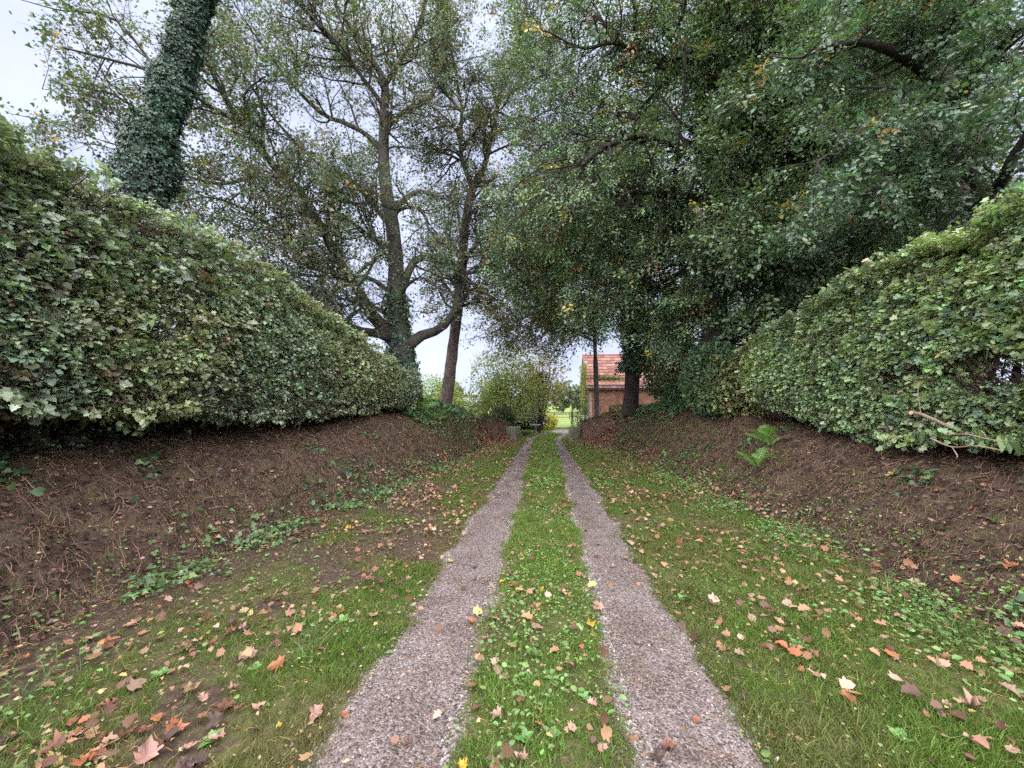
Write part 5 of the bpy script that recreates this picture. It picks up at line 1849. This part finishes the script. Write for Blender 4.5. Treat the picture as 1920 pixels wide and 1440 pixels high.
def bank_hit(px, py, side):
    d = ray(px, py)
    for s in np.arange(1.5, 30, .02):
        p = CAM + d * s
        if p[2] < float(surf_z(A([p[0]]), A([p[1]]))[0]):
            return p
    return on_z(px, py)


for (px_, py_, sz, n, lab, fc) in [(1445, 838, .5, 12, 'bright green fern on the right bank below the hedge end', None), (1418, 880, .42, 9, 'smaller pale fern hanging just below the bright fern', None),
                                   (785, 775, .75, 9, 'lush fern at the far end of the left hedge', None), (820, 790, .6, 8, 'fern on the left bank nearer the gate', None), (760, 765, .6, 8, 'fern tucked under the left hedge end', None),
                                   (1222, 760, .6, 8, 'fern on top of the right bank by the ivy-covered trunk', None), (1275, 757, .6, 8, 'fern on top of the right bank under the dark bushes', None)]:
    p = bank_hit(px_, py_, 0)
    fern(lab, p[0], p[1], sz, n, face=fc)
# hart's tongue leaves drooping under the right hedge
for (px_, py_, lab, cnt) in [(1883, 845, "strap-leaved fern drooping below the right hedge", 5), (1745, 835, 'small strap-leaved fern in the gap under the right hedge', 4)]:
    t = thing('strap_fern', lab, 'fern', 'ferns on the banks')
    p = on_x(px_, py_ - 30, XR + .02)
    for k in range(cnt):
        s = .21 * rng.uniform(.7, 1.15)
        V, F = [], []
        a = rng.uniform(2.2, 4.6)
        for i in range(8):
            f = i / 7
            w = .085 * s / .3 * math.sin(math.pi * (.10 + .86 * f)) ** .7 * (.6)
            c = A([math.cos(a) * s * .55 * f ** .7, math.sin(a) * s * .5 * f ** .7, s * (.25 * f - 1.0 * f * f)])
            sd = A([-math.sin(a), math.cos(a), 0]) * w
            rp = .008 * math.sin(i * 2.4)
            V += [c - sd + A([0, 0, rp]), c + A([0, 0, -.012]), c + sd - A([0, 0, rp])]
        for i in range(7):
            b = 3 * i
            F += [(b, b + 1, b + 4, b + 3), (b + 1, b + 2, b + 5, b + 4)]
        V = A(V) + p
        link('frond', mesh_np('frond', V, [A(F)], col=np.tile(A([.15, .23, .06]) if k == 0 and px_ > 1800 else A([.07, .12, .045]), (len(V), 1)), smooth=True), M_LEAF, t)

# pruned branches lying under the right hedge
def stick(name, label, pts, mat, cut=None, group=None, subs=()):
    t = thing(name, label, 'branch', group)
    s = spline(A(pts), 16)
    link('stem', tube_mesh('stem', s[None, :, :3], s[None, :, 3], 7, rough=.006, rs=20), mat, t)
    for ps in subs:
        q = spline(A(ps), 10)
        link('twig', tube_mesh('twig', q[None, :, :3], q[None, :, 3], 5), mat, t)
    if cut:
        dv = norm(s[0, :3] - s[2, :3])
        o = MB().lathe((0, 0, 0), [(s[0, 3] * 1.0, -.004), (s[0, 3] * 1.02, .003), (s[0, 3] * .9, .006)], 12).build('cut_end', cut, t)
        o.matrix_world = Matrix.Translation(Vector(s[0, :3])) @ Vector(dv).to_track_quat('Z', 'Y').to_matrix().to_4x4()
    return t


def hx(px_, py_, dx, r):
    return [*on_x(px_, py_, XR - .16 + dx), r]


stick('pruned_branch', 'pruned branch with a pink cut end sticking out under the right hedge', [hx(1708, 774, -.12, .022), hx(1730, 778, 0, .02), hx(1775, 798, .15, .017), hx(1815, 815, .3, .013), hx(1850, 835, .45, .01)], M_TWIG_P, M_CUT)
stick('bare_twig', 'pale bare twig trailing along the bottom of the right hedge', [hx(1745, 822, 0, .009), hx(1785, 838, -.05, .008), hx(1830, 836, -.1, .006), hx(1880, 845, -.05, .004)], M_TWIG_P, None,
      'bare twigs under the right hedge', [[hx(1785, 838, -.05, .006), hx(1795, 855, -.1, .005), hx(1792, 858, -.14, .003)]])
stick('bare_twig', 'forked pale twig arching across the gap in the right hedge', [hx(1775, 815, -.05, .008), hx(1815, 815, -.15, .007), hx(1860, 825, -.2, .006), hx(1905, 828, -.2, .003)], M_TWIG_P, None,
      'bare twigs under the right hedge', [[hx(1850, 823, -.18, .005), hx(1845, 812, -.2, .004), hx(1835, 806, -.2, .002)]])
stick('bare_twig', 'thin upright twig beside the cut branch in the right hedge', [hx(1727, 778, 0, .006), hx(1723, 750, -.03, .005), hx(1721, 725, -.05, .003)], M_TWIG_P, None, 'bare twigs under the right hedge')

# ------------------------------------------------------------------ fallen leaves
PALC = {'orange': (.32, .115, .055), 'rust-brown': (.175, .068, .048), 'dark brown': (.06, .033, .029), 'pale pinkish': (.33, .185, .15), 'tan': (.28, .175, .105), 'yellow': (.52, .33, .035), 'pale yellow': (.38, .32, .14)}
SHP = {'lobed': 'fallen_maple', 'narrow lobed': 'fallen_oak', 'oval': 'fallen_oval'}
_fl = {}


def fallen_mesh(shape, col, k):
    key = (shape, col, k)
    if key not in _fl:
        tv, tf = TPL[SHP[shape]]
        tv = tv.copy()
        tv[:, 1] -= .5
        fold = rng.uniform(-.3, .75)
        tv[:, 2] = tv[:, 2] * rng.uniform(.5, 2.2) + fold * tv[:, 0] ** 2 + rng.uniform(-.1, .5) * tv[:, 1] ** 2 + rng.normal(0, .075, len(tv))
        tv[:, 0] *= rng.uniform(.7, 1.1)
        tv[:, :2] += rng.normal(0, .035, (len(tv), 2))
        c = A(PALC[col]) * rng.uniform(.85, 1.12)
        cc = np.tile(c, (len(tv), 1)) * rng.uniform(.5, 1.25, (len(tv), 1)) * rng.normal(1, .07, (len(tv), 3))
        cc[0] *= .75
        # petiole
        b = len(tv)
        tv = np.vstack([tv, [[-.012, -.48, tv[1, 2]], [.012, -.48, tv[1, 2]], [.03, -.86, .08]]])
        cc = np.vstack([cc, np.tile(c * .8, (3, 1))])
        tf = np.vstack([tf, [[b, b + 1, b + 2]]])
        me = mesh_np('fallen_leaf', tv, [tf], col=cc, smooth=False)
        me.materials.append(M_DRY)
        _fl[key] = me
    return _fl[key]


def zone(x, y):
    if x < -float(toe(A([y]), -1)[0]) + .1:
        return 'on the left bank'
    if x > float(toe(A([y]), 1)[0]) - .1:
        return 'on the right bank'
    if abs(x + TRK_L) < .33:
        return 'on the left gravel track'
    if abs(x - TRK_C) < .29:
        return 'on the right gravel track'
    if abs(x) <= TRK_C:
        return 'on the middle grass strip'
    return 'on the left verge' if x < 0 else 'on the right verge'


def drop(x, y, size, shape, col, label=None, rot=None, k=None):
    o = bpy.data.objects.new('fallen_leaf', fallen_mesh(shape, col, int(rng.integers(0, 6)) if k is None else k))
    e = .06
    z = float(surf_z(A([x]), A([y]))[0])
    nx = -(float(surf_z(A([x + e]), A([y]))[0]) - float(surf_z(A([x - e]), A([y]))[0])) / (2 * e)
    ny = -(float(surf_z(A([x]), A([y + e]))[0]) - float(surf_z(A([x]), A([y - e]))[0])) / (2 * e)
    nv = Vector((nx + rng.normal(0, .14), ny + rng.normal(0, .14) - .06, 1)).normalized()
    q = nv.to_track_quat('Z', 'Y') @ Matrix.Rotation(rng.uniform(0, 6.28) if rot is None else rot, 3, 'Z').to_quaternion()
    o.matrix_world = Matrix.LocRotScale(Vector((x, y, z + .020 + size * .06)), q, Vector((size, size, size)))
    COL.objects.link(o)
    big = 'large' if size > .058 else ('small' if size < .043 else 'medium')
    d = 'nearest' if y < 2.0 else ('two steps ahead' if y < 2.8 else ('midway ahead' if y < 4 else ('well ahead' if y < 6 else 'farther along')))
    zn = zone(x, y)
    if 'verge' in zn:
        zn += ' by the gravel' if abs(x) < 1.7 else (' below the bank' if abs(x) > 2.5 else '')
    tag(o, label or '%s %s %s leaf %s, %s' % (big, col, shape.split()[0], zn, d), 'leaf', 'fallen leaves along the drive')
    return o


special = [(657, 993, .15, 'lobed', 'yellow', 'bright yellow fallen leaf alone on the left verge'), (942, 1093, .095, 'oval', 'yellow', 'deep yellow fallen leaf on the middle strip beside the left track'),
           (1012, 1110, .095, 'lobed', 'yellow', 'yellow fallen leaf on the middle strip, right of the pale one'), (975, 1112, .11, 'lobed', 'pale yellow', 'pale cream fallen leaf on the middle strip among yellow ones'),
           (1107, 1168, .10, 'lobed', 'yellow', 'crumpled yellow fallen leaf at the inner edge of the right track'), (1007, 1182, .12, 'lobed', 'pale pinkish', 'large pinkish fallen leaf standing up on the middle strip'),
           (883, 1163, .10, 'oval', 'orange', 'orange fallen leaf at the inner edge of the left track'), (1060, 1072, .085, 'oval', 'orange', 'small orange fallen leaf at the middle strip above the yellow pair'),
           (867, 1434, .075, 'lobed', 'yellow', 'yellow fallen leaf cut by the bottom edge of the picture'), (845, 1050, .10, 'lobed', 'pale yellow', 'pale fallen leaf at the outer edge of the left track'),
           (1172, 1047, .10, 'oval', 'pale yellow', 'pale oval fallen leaf lying alone on the right track'), (470, 1235, .17, 'lobed', 'pale pinkish', 'big pink fallen leaf on the left verge beside a green rosette'),
           (517, 1255, .13, 'lobed', 'orange', 'orange fallen leaf just right of the big pink leaf'), (275, 1420, .14, 'lobed', 'pale pinkish', 'largest pink fallen leaf at the bottom left corner'),
           (330, 1375, .13, 'lobed', 'orange', 'orange curled leaf above the largest pink leaf'), (380, 1315, .11, 'narrow lobed', 'pale pinkish', 'pale star-shaped fallen leaf on the left verge'),
           (1467, 1218, .13, 'oval', 'orange', 'folded orange leaf on the right verge'), (1357, 1220, .13, 'narrow lobed', 'tan', 'tan oak leaf at the outer edge of the right track'),
           (1528, 1268, .11, 'oval', 'pale pinkish', 'pale pink leaf on the right verge beyond the folded orange one'), (1130, 1405, .085, 'narrow lobed', 'pale pinkish', 'peach oak leaf at the bottom of the middle strip'),
           (1228, 1415, .085, 'lobed', 'dark brown', 'dark purple-brown leaf on the right track at the bottom'), (1305, 1345, .06, 'lobed', 'orange', 'small orange leaf on the right track near the bottom'),
           (1680, 1018, .15, 'lobed', 'pale yellow', 'pale yellow leaf on the foot of the right bank'), (1905, 1152, .13, 'lobed', 'orange', 'orange leaf at the right edge of the picture'),
           (355, 1098, .15, 'oval', 'orange', 'curled orange leaf at the foot of the left bank'), (345, 1218, .15, 'oval', 'tan', 'curled tan leaf on the bare soil of the left verge'),
           (930, 1345, .085, 'lobed', 'pale pinkish', 'crumpled pink leaf on the middle strip near the left track'), (603, 1222, .075, 'oval', 'rust-brown', 'small red-brown leaf on the left verge'),
           (1815, 1325, .15, 'lobed', 'pale pinkish', 'pale leaf on the right verge near the bottom right corner'), (1590, 1315, .13, 'oval', 'orange', 'curled orange-brown leaf on the lower right verge')]
for (a, b_, s, sh, c_, lab) in special:
    p = on_z(a, b_, 0.02)
    drop(float(p[0]), float(p[1]), s * .7, sh, c_, lab)
names, shp = list(PALC), list(SHP)
for (cx, cy, k) in [(-1.75, 1.62, 14), (-1.55, 2.0, 9), (-2.4, 1.75, 8), (-2.2, 2.6, 8), (-1.5, 2.9, 6)]:
    for q in range(k):
        drop(rng.normal(cx, .17), rng.normal(cy, .12), rng.uniform(.05, .095), shp[rng.choice(3, p=[.65, .2, .15])], names[rng.choice(5, p=[.14, .32, .20, .24, .10])])
cnt = 0
names, shp = list(PALC), list(SHP)
while cnt < 215:
    y = 1.45 + 7.5 * rng.random() ** 1.7
    x = rng.uniform(-4.3, 4.3)
    g = float(w_gravel(A([x]), A([y]))[0])
    cl = float(fbm2(A([x]), A([y]), 1.1, 300, 2)[0])
    dens = (.35 + 1.5 * max(0, cl - .4) * 2) * (.38 if g > .5 else 1) * (1.5 if x < -1.2 else .62)
    if rng.random() > dens:
        continue
    if abs(x) > 3.4 and rng.random() < .6:
        continue
    drop(x, y, rng.uniform(.03, .07), shp[rng.choice(3, p=[.6, .3, .1])], names[rng.choice(7, p=[.12, .32, .22, .17, .12, .02, .03])])
    cnt += 1


# leaves that would read alike are told apart by their order across the picture
_same = {}
for o in bpy.data.objects:
    if o.name.startswith('fallen_leaf'):
        _same.setdefault(o['label'], []).append(o)
_ord = ['leftmost', 'second leftmost', 'third leftmost', 'fourth leftmost', 'fifth leftmost', 'sixth leftmost', 'seventh leftmost', 'eighth leftmost', 'ninth leftmost']
for lb, os_ in _same.items():
    if len(os_) < 2:
        continue
    uu = proj(A([o.matrix_world.translation for o in os_]))[0]
    for q, i in enumerate(np.argsort(uu)):
        nm = 'rightmost' if q == len(os_) - 1 else _ord[min(q, 8)]
        w = lb.split()
        if len(w) + len(nm.split()) > 16:
            w = w[1:]
        os_[i]['label'] = nm + ' ' + ' '.join(w)


def litter_d(x, y):
    side_r = sstep(.9, 2.3, x) * (x > 0)
    side_l = sstep(.9, 2.3, -x) * (x < 0)
    far_ = sstep(3, 12, y)
    g = w_gravel(x, y)
    inb = (x > -toe(y, -1) - .25) & (x < toe(y, 1) + .25)
    return np.clip((.30 + .8 * np.maximum(side_l * .85, side_r * .7) * (.35 + .65 * far_) + .15 * far_) * (1 - .72 * g) * sstep(.30, .60, fbm2(x, y, 1.4, 301, 3)), 0, 1) * inb


x, y = scatter_lane(31000, 1.3, 21, 1.02, -3.8, 3.8, litter_d)
for nr_, tp_, lab_ in ((y < 6.5, 'maple', 'scattered small tan and orange leaves on the nearer half of the drive'), (y >= 6.5, 'tri3', 'thick scatter of tan and orange leaves towards the gate')):
    flat_leaves('leaf_litter', lab_, 'leaf litter', x[nr_], y[nr_], .062 if tp_ == 'tri3' else .048, (.25, .135, .085), tp_, M_DRY, [((.32, .12, .06), .12), ((.42, .33, .13), .06), ((.12, .06, .045), .28), ((.36, .23, .18), .18)], .045, .5)
x, y = scatter_lane(13000, 1.0, 6, 1.5, -4.2, 4.2, lambda x, y: np.clip(.5 - .42 * w_gravel(x, y) + .2 * w_earth(x, y), 0, 1))
flat_leaves('litter_scraps', 'tiny brown leaf scraps and chaff in the near grass', 'leaf litter', x, y, .020, (.24, .14, .085), 'oval', M_DRY, [((.09, .055, .04), .35), ((.40, .29, .17), .2)], .028, .5)
# pine needles and straw lying on grass and gravel
n = 3200
x, y = rng.uniform(-3.8, 3.8, n), 1.1 + 5 * rng.random(n) ** 1.5
a = rng.uniform(0, 6.28, n)
L = rng.uniform(.02, .07, n)
p = np.empty((n, 3, 3))
for s in range(3):
    xx, yy = x + np.cos(a) * L * s / 2 + rng.normal(0, .003, n), y + np.sin(a) * L * s / 2 + rng.normal(0, .003, n)
    p[:, s] = np.stack([xx, yy, surf_z(xx, yy) + .014 + rng.uniform(0, .014, n)], -1)
V, F = tubes_np(p, np.tile(A([.0011, .0011, .0007]), (n, 1)), 3)
tag(link('dry_needles', mesh_np('dry_needles', V, [F], col=np.repeat(leaf_cols(n, (.33, .19, .10), .3), 9, 0)), M_COL), 'thin dry needles and straw strewn over the near ground', 'needles', kind='stuff')
# drifts of red leaves at the feet of the wing walls
for (cx, cy, sx, sy, lab, n) in [(2.75, 18.2, .55, .8, 'drift of rust-red leaves before the right wing wall', 1700), (-2.55, 18.6, .5, .7, 'drift of rust-red leaves before the left wing wall', 1300)]:
    x, y = rng.normal(cx, sx, n), rng.normal(cy, sy, n)
    flat_leaves('leaf_drift', lab, 'leaf litter', x, y, .09, (.20, .075, .055), 'tri3', M_DRY, [((.32, .13, .08), .25), ((.12, .05, .04), .3)], .07, .6)

# broad-leaved rosettes
ros = [(480, 1262, 'dock-like green rosette beside the big pink leaf'), (490, 1330, 'green rosette on the left verge below the pink leaf'), (300, 1270, 'small green rosette on the far left verge'), (395, 1395, 'upright green leaves at the bottom left'), (985, 1395, 'pale green rosette at the bottom of the middle strip'),
       (1035, 1390, 'broad-leaved rosette at the bottom centre of the middle strip'), (1040, 1280, 'light green rosette in the middle of the grass strip'), (1095, 1310, 'small rosette on the right side of the grass strip'), (1000, 1230, 'clover-like rosette left of the strip centre'),
       (1280, 1130, 'green rosette by the right track edge'), (1500, 1220, 'green rosette behind the folded orange leaf'), (1655, 1140, 'leafy weed at the foot of the right bank'), (1760, 1185, 'round-leaved weed clump below the right bank'), (1840, 1230, 'large leafy weed near the right edge'), (1690, 1395, 'green rosette near the bottom right corner'),
       (560, 1180, 'small green rosette at the worn left verge'), (470, 1090, 'leafy weed at the foot of the left bank'), (640, 1170, 'tiny rosette beside the left gravel track'), (500, 1045, 'dark leafy weed on the left bank foot'), (1570, 1060, 'weed clump beside the grass tuft on the right'), (1440, 960, 'leafy weed at the right bank foot past the fern')]
rm = []
for k in range(5):
    m = int(rng.integers(6, 11))
    a = np.arange(m) * 2.4 + rng.normal(0, .2, m)
    D = np.stack([np.cos(a), np.sin(a), rng.uniform(.15, .8, m)], -1)
    N = np.stack([-np.cos(a) * .5, -np.sin(a) * .5, np.ones(m)], -1)
    V, F, C, _ = leaf_arrays(np.zeros((m, 3)) + D * .05, D, N, rng.uniform(.6, 1.1, m), leaf_cols(m, (.12, .235, .07), .2), 'oval6')
    me = mesh_np('weed_rosette', V, [F], col=C, smooth=True)
    me.materials.append(M_LEAF)
    rm.append(me)
for k, (a, b_, lab) in enumerate(ros):
    p = bank_hit(a, b_, 0)
    o = bpy.data.objects.new('weed_rosette', rm[k % 5])
    s = rng.uniform(.042, .07) * (1 + .25 * max(0, p[1] - 3))
    o.location = (p[0], p[1], float(surf_z(A([p[0]]), A([p[1]]))[0]) + .003)
    o.scale = (s, s, s)
    o.rotation_euler = (0, 0, rng.uniform(0, 6.28))
    COL.objects.link(o)
    tag(o, lab, 'weed', 'weed rosettes')

tri = sum(len(m.loops) - 2 * len(m.polygons) for m in bpy.data.meshes)
print('TRIS', tri, 'OBJ', len(bpy.data.objects))
